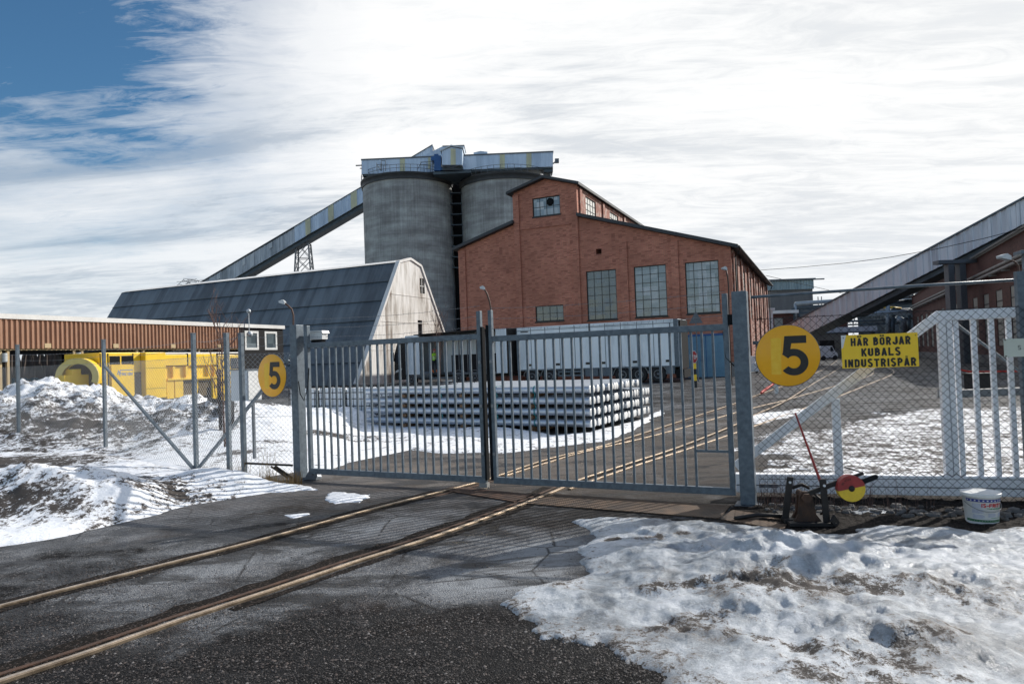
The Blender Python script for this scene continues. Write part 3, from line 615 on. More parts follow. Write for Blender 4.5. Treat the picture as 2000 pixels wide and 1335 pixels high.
# long ploughed bank behind the fence
crest=[(-400,745,19),(-100,752,19),(0,763,19),(50,748,19.5),(130,742,20),(190,757,20),(230,752,20),(262,770,20),(300,776,19.5),(350,772,19.5),(400,768,19.5),(450,782,19),(500,786,19),(560,792,19),(590,800,18.8),(610,806,18.8),(660,820,18.6),(710,836,18.3),(760,850,17.8),(820,856,17.4)]
cx=[];cz=[];cyv=[]
for (px,py,Y) in crest:
    q=at(px,py,Y); cx.append(q[0]);cz.append(max(q[2],.02));cyv.append(Y)
cx=np.array(cx);cz=np.array(cz);cyv=np.array(cyv)
def bank_h(P):
    zc=np.interp(P[:,0]*(19/np.maximum(P[:,1],8))**.6,cx,cz); yc=np.interp(P[:,0],cx,cyv)
    front=np.interp(P[:,0],[-20,-12,-8.5,-5.5,-4.2,-3.2,-1.5],[14.5,14.3,13.6,11.6,11.0,12.2,15.0])
    t=(P[:,1]-front)/(yc-front); prof=np.where(t<1,sm(t,-.02,1.02)**.9,1-sm((P[:,1]-yc)/4.0,0,1))
    L=fbm(P[:,0],P[:,1],.7,6,101,.62)-.5; L2=fbm(P[:,0],P[:,1],2.6,5,111,.72)-.5
    k=sm(-P[:,0],5.5,8.5)
    h=zc*.93*prof*(1+L*.5*k)+(.42*L+.42*L2)*np.clip(prof,0,1)*(.25+.75*k)+.03
    h+=.32*gauss(P,gp(690,830,.0),1.1,.45)*(1+L2)+.22*gauss(P,gp(640,845),.5,.3)
    fade=sm(t,-.02,.06)*sm(-P[:,0],.2,1.0)
    return np.where(prof>0.001,h*fade-.01+.012*fade,-.03)
def bank_dirt(P,Z):
    k=sm(-P[:,0],5.6,8.2); d=.07+.19*k*gauss(P,(-12,16.2),8,2.4)+.05*k
    for (px,py,z,rx,ry,a) in [(225,815,.7,.9,.5,.4),(330,800,.8,.9,.35,.3),(60,830,.6,1.2,.8,.18),(140,800,.9,.6,.4,.25),(640,865,.0,.42,.30,.75),(740,850,.1,.8,.35,.26),(520,820,.3,.7,.3,.30),(265,850,.3,.2,.12,.4),(450,890,.1,.5,.2,.35),(540,880,.05,.6,.15,.35),(700,862,.05,.9,.15,.3)]:
        d+=a*gauss(P,gp(px,py,z),rx,ry)
    d+=.22*(fbm(P[:,0],P[:,1],.9,5,140)-.5)
    return d
grid('snow_bank',np.arange(-22,-.2,.06),np.arange(10.4,24,.06),bank_h,M['snow'],{'dirt':bank_dirt},drop=-.012)
# thin snow and ice lying on the yard
def flat_snow(name,pix,xs,ys,amp,sc,mat='snow',th=.03,dirt=0.,seed=3,extra=None,holes=()):
    poly=[gp(*p) for p in pix]
    def h(P):
        d=edge(poly_sd(P,poly),P,sc,amp,seed)
        for (px,py,rx,ry,a) in holes: d-=a*gauss(P,gp(px,py),rx,ry)
        e=np.where(d>0,th*np.sqrt(np.clip(d/.2,0,1)),np.maximum(d*.4,-.03)-.004)+np.where(d>0,th*1.2*(fbm(P[:,0],P[:,1],3,4,seed+2)-.5)*sm(d,0,.4),0)
        if extra is not None: e=e+extra(P)*sm(d,0,.5)
        return np.where(d>0,np.maximum(e,.006),e)
    return grid(name,xs,ys,h,M[mat],{'dirt':lambda P,Z:dirt+.25*(fbm(P[:,0],P[:,1],.8,5,seed+7)-.5)},drop=-.012)
flat_snow('snow_cover',[(590,935),(600,900),(620,872),(700,862),(830,858),(900,838),(1000,836),(1080,850),(1150,845),(1240,822),(1290,800),(1300,806),(1240,835),(1180,862),(1080,872),(980,884),(860,884),(780,876),(700,892),(650,915),(620,930)],np.arange(-4.2,6.5,.05),np.arange(10.6,25,.05),.22,1.4,th=.03,dirt=.08,seed=12,holes=[(800,872,.7,.10,-.2),(960,868,.9,.06,-.3),(700,880,.5,.1,0),(1080,862,.9,.07,-.3),(900,855,.6,.07,-.3)],extra=lambda P:.10*gauss(P,gp(940,845),1.8,.8,-.3))
flat_snow('yard_ice',[(1480,905),(1500,862),(1560,838),(1600,842),(1680,818),(1760,802),(2000,795),(2400,800),(2500,960),(2000,950),(1700,935),(1560,928)],np.arange(3.0,19,.05),np.arange(8.0,22,.05),1.05,1.6,'snow',th=.02,dirt=.27,seed=25,holes=[(1540,890,.7,.35,.6),(1700,850,1.0,.5,.5),(1600,870,.6,.25,.4),(1850,830,2.0,.6,.35)])
flat_snow('snow_scrap',[(632,972),(650,962),(700,962),(722,970),(700,980),(650,984)],np.arange(-3.4,-1.6,.02),np.arange(8,10,.02),.14,5,th=.03,seed=31)
flat_snow('snow_scrap',[(556,1006),(612,1000),(608,1003),(575,1011)],np.arange(-3.6,-2.0,.02),np.arange(7,9,.02),.07,6,th=.02,seed=33)
flat_snow('snow_scrap',[(1640,1000),(1700,992),(1740,1000),(1700,1008)],np.arange(3,4.5,.02),np.arange(6.4,8.4,.02),.05,3,'ice',th=.03,seed=35,dirt=.1)
flat_snow('snow_scrap',[(1440,815),(1560,797),(1600,802),(1480,826)],np.arange(4.5,12,.05),np.arange(14,24,.05),.35,1,'snow',th=.02,seed=39,dirt=.12)
# gravel strewn over the foreground
def gravel(name,n_,area,smin,smax,seed):
    r=np.random.default_rng(seed); X=r.uniform(area[0],area[1],n_*3); Y=area[2]+(area[3]-area[2])*r.random(n_*3)**1.0
    P=np.stack([X,Y],1); k=(poly_sd(P,ice_poly)<-.02)&(poly_sd(P,md_poly)<-.05)
    dn=silt(P)+1.1*(fbm(X,Y,.9,5,200)-.5); 
    for pts in (sA,sB):
        q=ny(pts,2,12); 
        dd=np.min([seg_dist(P,q[i],q[i+1]) for i in range(0,len(q)-1)],axis=0); k&=(dd>.06); dn-=.25*np.exp(-(dd/.18)**2)
    k&=(r.random(len(P))<np.clip(1.15-dn*2.4,.03,1)); P=P[k][:n_]
    n1_=len(P); s=r.uniform(smin,smax,n1_)*r.choice([.7,1,1,1.6],n1_); base=np.array([(1,0,0),(-1,0,0),(0,1,0),(0,-1,0),(0,0,1),(0,0,-.4)],float); tri=np.array([(0,2,4),(2,1,4),(1,3,4),(3,0,4)])
    V=base[None]*(.6+.8*r.random((n1_,6,1)))*s[:,None,None]; V[:,:,2]*=.65; a=r.uniform(0,6.28,n1_); c,s_=np.cos(a)[:,None],np.sin(a)[:,None]
    x=V[:,:,0]*c-V[:,:,1]*s_; y=V[:,:,0]*s_+V[:,:,1]*c; V[:,:,0]=x+P[:,0:1]; V[:,:,1]=y+P[:,1:2]; V[:,:,2]+=.001
    F=(tri[None]+6*np.arange(n1_)[:,None,None]).reshape(-1,3)
    me=bpy.data.meshes.new(name); me.vertices.add(n1_*6); me.vertices.foreach_set('co',V.reshape(-1)); me.loops.add(F.size); me.loops.foreach_set('vertex_index',F.ravel()); me.polygons.add(len(F)); me.polygons.foreach_set('loop_start',np.arange(0,F.size,3)); me.polygons.foreach_set('loop_total',np.full(len(F),3)); me.update(); me.validate()
    me.materials.append(M['gravel']); ob=bpy.data.objects.new(name,me); col.objects.link(ob); tag(ob,'loose grey gravel strewn over the dark foreground asphalt','gravel',kind='stuff')
gravel('gravel',42000,(-4.5,2.6,2.2,6.6),.003,.0075,5)
# dirt and clods under the right fence
def clods():
    mb=MB(); r=random.Random(4)
    for i in range(260):
        t=r.random(); x=2.75+t*3.2; y=7.75-(x-2.75)*.33+r.gauss(0,.13)-.02; s=r.uniform(.012,.05)*(1.5 if r.random()<.1 else 1)
        t2=MB().ball((0,0,0),s,6,4,(1,r.uniform(.7,1.2),.7)); t2.v=[(a*r.uniform(.92,1.08)+x,b*r.uniform(.92,1.08)+y,c*r.uniform(.9,1.1)+.01) for a,b,c in t2.v]; mb.add(t2.v,t2.f)
    tag(mb.build('earth_clods',M['stone']),'dark clods of earth and stones along the foot of the right mesh fence','earth',kind='stuff')
clods()
flat_poly=[(1430,990),(1480,968),(1600,960),(2000,972),(2300,985),(2300,1040),(1920,1045),(1840,1030),(1720,1030),(1640,1048),(1540,1040),(1440,1015)]
def soil_h(P):
    d=edge(poly_sd(P,[gp(*p) for p in flat_poly]),P,3.5,.16,61); return np.where(d>0,.004+.07*sm(d,0,.3)*np.clip(fbm(P[:,0],P[:,1],7,5,62,.7)-.38,0,1),-.03)
grid('bare_soil',np.arange(2.2,7,.02),np.arange(6.2,8.6,.02),soil_h,M['muck'],drop=-.02)
# far hillside and woods seen through the open shed and behind it
def hill_h(P): return -1+13*sm(P[:,1],120,420)*(.6+.5*fbm(P[:,0],P[:,1],.01,4,70))
grid('hillside',np.arange(-520,-30,8),np.arange(90,460,8),hill_h,M['hill_snow'])
def wood():
    mb=MB(); r=random.Random(9)
    for i in range(1500):
        x=r.uniform(-300,-55); y=r.uniform(85,230)
        if x/y>-.34: continue
        z=float(hill_h(np.array([[x,y]]))[0]); h=r.uniform(5,10)
        a=r.uniform(0,3); c,s=math.cos(a),math.sin(a); w_=r.uniform(.7,1.5)
        mb.add([(x-w_*c,y-w_*s,z),(x+w_*c,y+w_*s,z),(x+.6*w_*c,y+.6*w_*s,z+h*.6),(x,y,z+h),(x-.6*w_*c,y-.6*w_*s,z+h*.5)],[(0,1,2,3,4)])
        mb.add([(x-w_*s,y+w_*c,z),(x+w_*s,y-w_*c,z),(x+.5*w_*s,y-.5*w_*c,z+h*.6),(x,y,z+h),(x-.6*w_*s,y+.6*w_*c,z+h*.5)],[(0,1,2,3,4)])
    tag(mb.build('far_wood',M['far_wood'],fixn=False),'brown leafless wood on the hillside seen through the open shed','wood',kind='stuff')
wood()
# ------------------------------------------------------------------ brick works hall
K=1.078
def zc(z): return CAMH+(z-CAMH)*K if z>0.01 else 0.
C0=gp(1438,735); BF=Fr(C0,ANG)
hall=thing('brick_hall','tall red brick hall with raised clerestory and gridded windows behind the white trailers','building',C0,ANG)
S=lambda s:-s*K
out=[(0,0),(0,zc(8.35)),(S(10.1),zc(11.5)),(S(10.1),zc(13.75)),(S(12.5),zc(14.5)),(S(14.95),zc(13.8)),(S(14.95),zc(11.54)),(S(19.65),zc(10.15)),(S(19.65),0)]
wins=[(7.55,9.68,4.23,7.63,4,6,'glass'),(4.15,6.31,4.24,7.65,4,6,'glass_pale'),(.79,2.91,4.27,7.62,4,6,'glass_pale'),(11.44,13.58,4.35,5.46,4,2,'glass'),(11.4,13.51,11.88,13.22,4,2,'glass_pale')]
rect=lambda a,b,c,d:[(a,c),(b,c),(b,d),(a,d)]
holes=[rect(S(b),S(a),zc(c),zc(d)) for a,b,c,d,*_ in wins]+[rect(S(8.9),S(8.5),zc(8.75),zc(9.12))]
door=(S(3.0),S(.55),0.02,zc(2.78))
mb=MB().prism(out,0,.35,holes)
for s0,s1,zt in ((14.55,15.0,13.7),(10.1,10.6,13.6),(6.7,7.2,9.3+.0),(3.3,3.8,8.9),(19.1,19.66,10.1),(.0,.45,8.2)):
    zt={6.7:9.25+.2,3.3:9.15,}.get(s0,zt); mb.box(S(s1),S(s0)+(0.0 if s0 else .004),-.13,.002,0.3,zc(zt)-.05)
mb.box(S(14.55),S(10.6),-.07,.001,zc(11.05),zc(11.3)); mb.box(S(14.5),S(10.65),-.10,.001,zc(13.35),zc(13.5)) if 0 else None
mb.build('front_wall',M['brick'],hall)
def window(parent,x0,x1,z0,z1,nc,nr,glass,y=.14,fr=.06,mun=.03,name='window',mat='black_paint'):
    f=MB(); f.prism(rect(x0,x1,z0,z1),y-.05,y+.03,[rect(x0+fr,x1-fr,z0+fr,z1-fr)])
    for i in range(1,nc): x=x0+(x1-x0)*i/nc; f.box(x-mun/2,x+mun/2,y-.03,y+.02,z0+fr,z1-fr)
    for i in range(1,nr): z=z0+(z1-z0)*i/nr; f.box(x0+fr,x1-fr,y-.027,y+.017,z-mun/2,z+mun/2)
    o=f.build(name,M[mat],parent); g=MB().box(x0+fr*.5,x1-fr*.5,y+.0,y+.012,z0+fr*.5,z1-fr*.5); g.build('pane',M[glass],o); return o
for a,b,c,d,nc,nr,gl in wins:
    x0,x1,z0,z1=S(b),S(a),zc(c),zc(d); o=window(hall,x0,x1,z0,z1,nc,nr,gl)
    MB().box(x0-.05,x1+.05,-.05,.10,z0-.10,z0-.001).build('sill',M['black_paint'],o)
    if c>11:
        cxw=x0+(x1-x0)*.63; MB().lathe([(0,-.004),(.30,-.004),(.30,.03),(0,.03)],(cxw,.09,z0+(z1-z0)*.72),20,'y').build('fan_opening',M['black_rubber'],o)
# blue double door with plinth
d=MB(); d.box(door[0],door[1],-.10,.001,.02,door[3]); dd=d.build('door',M['blue_door'],hall)
t=MB(); t.box((door[0]+door[1])/2-.02,(door[0]+door[1])/2+.02,-.115,-.10,.02,door[3]); t.box(door[0]-.08,door[1]+.08,-.13,-.0,door[3]+.001,door[3]+.14); t.box(door[0]+.9,door[0]+1.15,-.14,-.10,1.15,1.2); t.build('door_trim',M['blue_plant'],dd)
MB().box(S(.52),.02,-.16,.0,0,1.0).box(0.001,.05,0.,30*K,0,.9).build('plinth',M['concrete'],hall)
# long side wall, sunlit, with boarded tall windows
LEN=29.5*K
side=[(0,0),(LEN,0),(LEN,zc(8.9)),(0,zc(8.35))]
side=[(.352,0),(LEN,0),(LEN,zc(8.4)),(.352,zc(8.4))]
sw=[]
for i in range(6):
    y0=1.6+i*4.9*1.02; sw.append((y0,y0+2.3,zc(4.25),zc(7.6)))
mb=MB().prismx(side,-.35,0,[rect(a,b,c,dd_) for a,b,c,dd_ in sw])
for i in range(7): y0=.36+i*4.9*1.02; mb.box(-.002,.14,y0,y0+.55,.9,zc(8.2))
mb.build('side_wall',M['brick_side'],hall)
def window_x(parent,y0,y1,z0,z1,nc,nr,glass,x=-.1,frame='black_paint',fr=.05,mun=.04,sgn=1):
    f=MB(); f.prismx(rect(y0,y1,z0,z1),x-.03,x+.04,[rect(y0+fr,y1-fr,z0+fr,z1-fr)])
    for i in range(1,nc): q=y0+(y1-y0)*i/nc; f.box(x-.02,x+.03,q-mun/2,q+mun/2,z0+fr,z1-fr)
    for i in range(1,nr): q=z0+(z1-z0)*i/nr; f.box(x-.018,x+.027,y0+fr,y1-fr,q-mun/2,q+mun/2)
    o=f.build('window',M[frame],parent); MB().box(x-.01,x+.0,y0+fr*.5,y1-fr*.5,z0+fr*.5,z1-fr*.5).build('pane',M[glass],o); return o
for a,b,c,dd_ in sw: window_x(hall,a,b,c,dd_,3,6,'win_board')
# clerestory side
cs=[(2.0,4.6),(8.6,11.2),(15.2,17.8),(21.8,24.4)]
xk=S(10.1)
mb=MB().prismx([(.352,zc(11.35)),(LEN,zc(11.35)),(LEN,zc(13.7)),(.352,zc(13.7))],xk-.3,xk,[rect(a,b,zc(11.95),zc(13.35)) for a,b in cs])
for y0 in (.36,6.3,12.9,19.5,26.1): mb.box(xk-.001,xk+.12,y0,y0+.5,zc(11.4),zc(13.6))
mb.build('clerestory_wall',M['brick_side'],hall)
for a,b in cs: window_x(hall,a,b,zc(11.95),zc(13.35),4,3,'win_board',x=xk-.08)
# hidden left and rear walls close the volume
MB().box(S(19.65),S(19.65)+.3,.352,LEN,0,zc(10.1)).box(S(19.65)+.301,-.36,LEN-.3,LEN,0,zc(8.3)).box(S(14.95),S(14.95)+.3,.352,LEN,zc(11.3),zc(13.7)).build('rear_wall',M['brick'],hall)
def slope(name,x0,z0,x1,z1,y0,y1,th,mat,parent,ext0=0.,ext1=0.):
    L=math.hypot(x1-x0,z1-z0); ux,uz=(x1-x0)/L,(z1-z0)/L
    ax,az=x0-ux*ext0,z0-uz*ext0; bx,bz=x1+ux*ext1,z1+uz*ext1
    return MB().add([(ax,y0,az),(bx,y0,bz),(bx,y1,bz),(ax,y1,az),(ax,y0,az+th),(bx,y0,bz+th),(bx,y1,bz+th),(ax,y1,az+th)],[(0,3,2,1),(4,5,6,7),(0,1,5,4),(1,2,6,5),(2,3,7,6),(3,0,4,7)])
r1=slope('r',S(10.1)+.003,zc(11.5)+.02,0,zc(8.35)+.02,-.45,LEN+.3,.24,None,None,0,.55)
r1.v+= []; t=slope('r',S(19.65),zc(10.15)+.02,S(14.95)-.003,zc(11.54)+.02,-.45,LEN+.3,.24,None,None,.4,0); r1.add(t.v,t.f)
t=slope('r',S(12.5),zc(14.5)+.02,S(10.1),zc(13.75)+.02,-.45,LEN+.3,.2,None,None,0,.3); r1.add(t.v,t.f)
t=slope('r',S(14.95),zc(13.8)+.02,S(12.5),zc(14.5)+.02,-.45,LEN+.3,.2,None,None,.5,0); r1.add(t.v,t.f)
rf=r1.build('roof',M['roof_dark'],hall)
mb=MB(); zg=zc(8.35)-.08; mb.tube((.58,-.3,zg+.02),(.58,LEN+.2,zg+.02),.09,8); mb.path([(.55,.3,zg),(.50,.3,zg-.25),(.24,.3,zg-.6),(.24,.3,.3)],.055,8); mb.path([(.55,LEN-.2,zg),(.50,LEN-.2,zg-.25),(.24,LEN-.2,zg-.6),(.24,LEN-.2,.3)],.055,8)
mb.build('gutter',M['black_paint'],hall)
MB().box(.02,.5,3.2,4.2,zc(3.3),zc(4.0)).build('wall_fan_unit',M['box_grey'],hall)
# ------------------------------------------------------------------ barn-shaped store
B0=gp(697,752); BN=Fr(B0,ANG)
barn=thing('storage_barn','big dark blue-grey gambrel storage barn with pale stained gable end, left of the silos','building',B0,ANG)
lx,_=BN.loc(238,577,7.0); BL=lx
prof=[(0,0),(7.0,11.25),(8.9,11.75),(10.8,11.25),(17.8,0)]
gp_=[(a,b) for a,b in prof]
hx=[BN]  # gable openings (local y,z)
mb=MB().prismx(gp_,-.25,0,[rect(11.15-.6,11.15+.25,8.6,10.1),rect(9.9,10.7,4.2,5.9)]); mb.build('gable_wall',M['barn_gable'],barn)
mb=MB()
for z,a,b in ((3.0,1.9,15.9),(5.6,3.5,14.3),(8.2,5.15,12.6)): 
    mb.box(.001,.03,a,b,z-.035,z+.035)
mb.build('sheet_joints',M['barn_gable'],barn)
MB().box(-.22,-.18,10.5,11.45,8.55,10.15).box(-.22,-.18,9.85,10.75,4.15,5.95).build('hatch',M['black_clad'],barn)
f=MB().box(-.1,-.05,10.95,11.02,8.6,10.1).box(-.1,-.05,10.55,11.4,9.3,9.37).build('broken_window_frame',M['white_paint'],barn)
# verge boards
mb=MB()
for (a,b) in zip(prof[:-1],prof[1:]): mb.beam((-.1,a[0],a[1]+.08),(-.1,b[0],b[1]+.08),.42,.22)
mb.build('verge_board',M['white_roof'],barn)
mb=MB()
for k,((a,b)) in enumerate(zip(prof[:-1],prof[1:])):
    nseg=5 if k in (0,3) else 1
    mb.add([(-.3,a[0],a[1]+.02),(BL,a[0],a[1]+.02),(BL,b[0],b[1]+.02),(-.3,b[0],b[1]+.02)],[(0,1,2,3)])
barn_roof=mb.build('roof',M['barn_roof'],barn)
mb=MB()
for i in range(1,6):
    t=i/6; y,z=7.0*t,11.25*t; mb.beam((-.3,y-.02,z+.05),(BL,y-.02,z+.05),.10,.05)
mb.build('roof_seam',M['roof_dark'],barn)
MB().add([(-.3,6.9,11.30),(BL,6.9,11.30),(BL,8.9,11.82),(-.3,8.9,11.82),(-.3,10.9,11.30),(BL,10.9,11.30)],[(0,1,2,3),(3,2,5,4)]).build('ridge_strip',M['white_roof'],barn)
MB().prismx(gp_,BL,BL+.2).build('end_wall',M['barn_roof'],barn)
# ------------------------------------------------------------------ silos
YS=110.
def silo(pxc,label,pyt=343):
    q=at(pxc,pyt+16,YS); r=7.15; h=q[2]
    o=thing('concrete_silo',label,'silo',(q[0],YS,0),0,'twin concrete silos')
    MB().lathe([(r,0),(r,h-1.0)],n=72).build('drum',M['silo'],o)
    MB().lathe([(r+.18,h-1.0),(r+.18,h-.35),(r+.32,h-.3),(r+.32,h)],n=72).build('rim',M['roof_dark'],o)
    MB().lathe([(0,0),(r-.05,0),(r-.05,.1),(0,.35)],(0,0,h-.1),48).build('top_slab',M['concrete'],o)
    rr=MB(); 
    for zz in (.6,1.1): rr.path([(math.cos(a)*(r+.15),math.sin(a)*(r+.15),h+zz) for a in np.linspace(math.pi*1.02,math.pi*1.98,40)],.035,4)
    for a in np.linspace(math.pi*1.02,math.pi*1.98,22): rr.tube((math.cos(a)*(r+.15),math.sin(a)*(r+.15),h),(math.cos(a)*(r+.15),math.sin(a)*(r+.15),h+1.1),.035,4)
    rr.build('railing',M['galv_dark'],o); return q,r,h
qa,rs,hA=silo(796,'left concrete silo, the one standing free of the brick hall roof'); qb,_,hB=silo(986,'right concrete silo, partly hidden by the stepped brick hall')
# head house and galleries on top
def slab(mb,pts,Y0,dep,dy0=0.):
    """front-facing panel traced on the plane y=Y0, given real depth"""
    q=[at(px,py,Y0) for px,py in pts]; return mb.prism([(p[0]-HX,p[2]) for p in q],Y0-YS,Y0-YS+dep)
HX=at(880,330,YS)[0]
head=thing('silo_head_house','pale blue-grey sheet galleries with gabled head house on top of both silos','conveyor gallery',(HX,YS,0))
Yg=105.
slab(MB(),[(706,340),(706,311.5),(860,305),(860,335)],Yg,3.4).build('left_gallery',M['gallery'],head)
slab(MB(),[(905,331.5),(905,303.5),(1080,296),(1080,325.5)],Yg,3.4).build('right_gallery',M['gallery'],head)
slab(MB(),[(705,313),(705,310.5),(861,303.6),(861,306)],Yg-.1,3.7).build('gallery_roof',M['galv_dark'],head)
slab(MB(),[(904,304.5),(904,302),(1081,294.6),(1081,297)],Yg-.1,3.7).build('gallery_roof',M['galv_dark'],head)
g=slab(MB(),[(863,322),(863,295),(881,287.5),(903,291),(903,322)],Yg-2.5,5.0); g.build('head_house',M['gallery'],head)
mb=MB(); 
q=[at(px,py,Yg-2.7) for px,py in [(860,296),(881,286),(905,290)]]
for a,b in ((0,1),(1,2)): mb.add([(q[a][0]-HX,Yg-2.7-YS,q[a][2]+.05),(q[b][0]-HX,Yg-2.7-YS,q[b][2]+.05),(q[b][0]-HX,Yg+2.6-YS,q[b][2]+.05),(q[a][0]-HX,Yg+2.6-YS,q[a][2]+.05),(q[a][0]-HX,Yg-2.7-YS,q[a][2]+.25),(q[b][0]-HX,Yg-2.7-YS,q[b][2]+.25),(q[b][0]-HX,Yg+2.6-YS,q[b][2]+.25),(q[a][0]-HX,Yg+2.6-YS,q[a][2]+.25)],[(0,1,2,3),(4,5,6,7),(0,1,5,4),(1,2,6,5),(2,3,7,6),(3,0,4,7)])
mb.build('head_house_roof',M['gallery_pale'],head)
slab(MB(),[(824,306),(865,285.5),(906,284),(906,306)],Yg+2.7,4.0).build('conveyor_head',M['gallery'],head)
slab(MB(),[(864,286),(864,284.5),(907,283),(907,284.5)],Yg+2.6,4.2).build('conveyor_head_roof',M['galv_dark'],head)
slab(MB(),[(925,304),(925,298),(938,295),(952,296.5),(952,302)],Yg+2,3).build('roof_vent',M['gallery'],head)
for a in ((781,791,308,337),(836,841,306,330),(976,986,300,329.5),(1028,1038,298,327)):
    slab(MB(),[(a[0],a[3]),(a[0],a[2]),(a[1],a[2]-.4),(a[1],a[3]-.4)],Yg-.03,.04).build('translucent_panel',M['gallery_yellow'],head)
slab(MB(),[(880,322),(880,290),(890,290.5),(890,322)],Yg-2.53,.04).build('translucent_panel',M['gallery_yellow'],head)
u=slab(MB(),[(848,333),(848,313),(842,313),(842,306),(848,305),(848,301),(856,300.5),(856,304),(861,304),(861,333)],Yg-1.6,1.5); slab(u,[(861,326),(861,332),(864,332),(864,326)],Yg-1.4,1.); u.build('blue_filter_unit',M['blue_plant'],head)
mb=MB(); slab(mb,[(708,344),(708,339.5),(862,334.5),(862,338)],Yg+.2,3.0); slab(mb,[(905,336),(905,331.5),(1080,325),(1080,329)],Yg+.2,3.0); slab(mb,[(846,341),(846,336),(920,332.5),(920,337)],Yg-1.8,5.5); slab(mb,[(864,333),(864,322.5),(903,321.5),(903,331)],Yg-1.5,3)
slab(mb,[(1062,336),(1062,328),(1080,327),(1080,335)],Yg+.4,2.6)
mb.build('steel_deck',M['pipe_dark'],head)
mb=MB()
def ln(mb,a,b,Y,r): p=at(a[0],a[1],Y);q=at(b[0],b[1],Y); mb.tube((p[0]-HX,Y-YS,p[2]),(q[0]-HX,Y-YS,q[2]),r,4)
for px in (736,744,753,822,834,845): ln(mb,(px,334),(px,318 if px<800 else 316),Yg-2.2,.04)
for (a,b) in (((736,322),(757,321)),((745,314),(753,313.8)),((745,314),(745,334)),((753,314),(753,334)),((822,317),(846,315.5)),((822,322),(846,321)),((736,321),(744,333)),((816,330),(823,317))): ln(mb,a,b,Yg-2.2,.045)
for (a,b) in (((866,332),(900,323)),((866,324),(900,332)),((866,332),(903,331))): ln(mb,a,b,Yg-2.4,.07)
ln(mb,(695,323.5),(707,323),Yg,.10); ln(mb,(703,329),(707,329),Yg,.08); ln(mb,(1065,336),(1065,350),Yg+1,.12); ln(mb,(1075,334),(1075,348),Yg+1,.12); ln(mb,(712,341),(712,352),Yg+1,.12)
mb.build('access_railing',M['galv_dark'],head)
mb=MB(); ln(mb,(1080,320),(1087,314),Yg,.10); p=at(1087,315,Yg); mb.box(p[0]-HX-.25,p[0]-HX+.35,Yg-YS-.3,Yg-YS+.3,p[2]-.25,p[2]+.35); mb.build('floodlight',M['galv_dark'],head)
# dark stair and pipes between silos
mb=MB()
for (x0,x1,y0,y1) in ((886,898,345,375),(888,896,352,356)): pass
q=at(891,360,YS); 
for i in range(9): z=hA-.6-i*1.7; mb.box(q[0]-HX-.9,q[0]-HX+.9,-2,-1,z,z+.12)
for sx_ in (-.9,.9): mb.box(q[0]-HX+sx_-.06,q[0]-HX+sx_+.06,-1.6,-1.4,1,hA)
mb.build('stair_tower',M['pipe_dark'],head)
MB().box(q[0]-HX-1.6,q[0]-HX+1.6,1.0,4.5,0,hA+.5).build('lift_shaft',M['black_clad'],head)
# ------------------------------------------------------------------ left inclined conveyor with lattice tower
YC=121.
def incl(name,label,p0,p1,H0,dep,mat,patches,side_to=1,boards=()):
    """box gallery from p0 to p1 (world points of the near bottom edge), vertical height H0"""
    p0=np.array(p0);p1=np.array(p1); d=p1-p0; L=math.hypot(d[0],d[1]); a=math.atan2(d[1],d[0]); o=thing(name,label,'conveyor',(p0[0],p0[1],0),a)
    zf=lambda x:p0[2]+(p1[2]-p0[2])*x/L
    return o,L,zf
p0=at(385,586,YC); p1=at(846,315.4,YC); HG=2.62
lo_=at(445,548,YC)
conv,L,_z=incl('inclined_conveyor','long pale grey conveyor climbing from behind the barn to the left silo top',p0,p1,HG,3,'gallery',[])
sl_=(p1[2]-p0[2])/L; zb=lambda x:p0[2]+sl_*x
def cx_(px): # px -> local x on near face using bottom edge
    return at(px,400,YC)[0]-p0[0]
xm=cx_(574)
def panel(x0,x1,mat,y=0.,z0=0.,z1=HG,name='side_sheet',dep=.035): return MB().corr(x0,x1,lambda x:zb(x)+z0,lambda x:zb(x)+z1,y,.9,dep).build(name,M[mat],conv)
panel(-8,xm,'gallery_old'); panel(xm,L,'gallery',-.1,0,HG+.25)
MB().add([(-8,0.02,zb(-8)),(L,.02,zb(L)),(L,3.4,zb(L)),(-8,3.4,zb(-8)),(-8,0.02,zb(-8)+HG),(L,.02,zb(L)+HG),(L,3.4,zb(L)+HG),(-8,3.4,zb(-8)+HG)],[(0,1,2,3),(4,5,6,7),(1,2,6,5),(2,3,7,6),(3,0,4,7)]).build('deck_and_roof',M['galv_dark'],conv)
mb=MB(); mb.add([(-8,.4,zb(-8)-.75),(L,.4,zb(L)-.75),(L,3.1,zb(L)-.75),(-8,3.1,zb(-8)-.75),(-8,.4,zb(-8)-.01),(L,.4,zb(L)-.01),(L,3.1,zb(L)-.01),(-8,3.1,zb(-8)-.01)],[(0,1,2,3),(0,1,5,4),(1,2,6,5),(2,3,7,6),(3,0,4,7),(4,5,6,7)]); mb.build('truss',M['pipe_dark'],conv)
for pa,pb,mt in ((596,606,'gallery_yellow'),(641,652,'gallery_yellow'),(686,698,'gallery_yellow'),):
    panel(cx_(pa),cx_(pb),mt,-.2,.02,HG+.2,'translucent_panel')
for pa,pb,z0,z1 in ((486,494,.1,2.5),(470,477,1.3,2.5),(420,427,1.4,2.5),(524,530,1.5,2.5)):
    panel(cx_(pa),cx_(pb),'gallery_pale',-.1,z0,z1,'pale_patch')
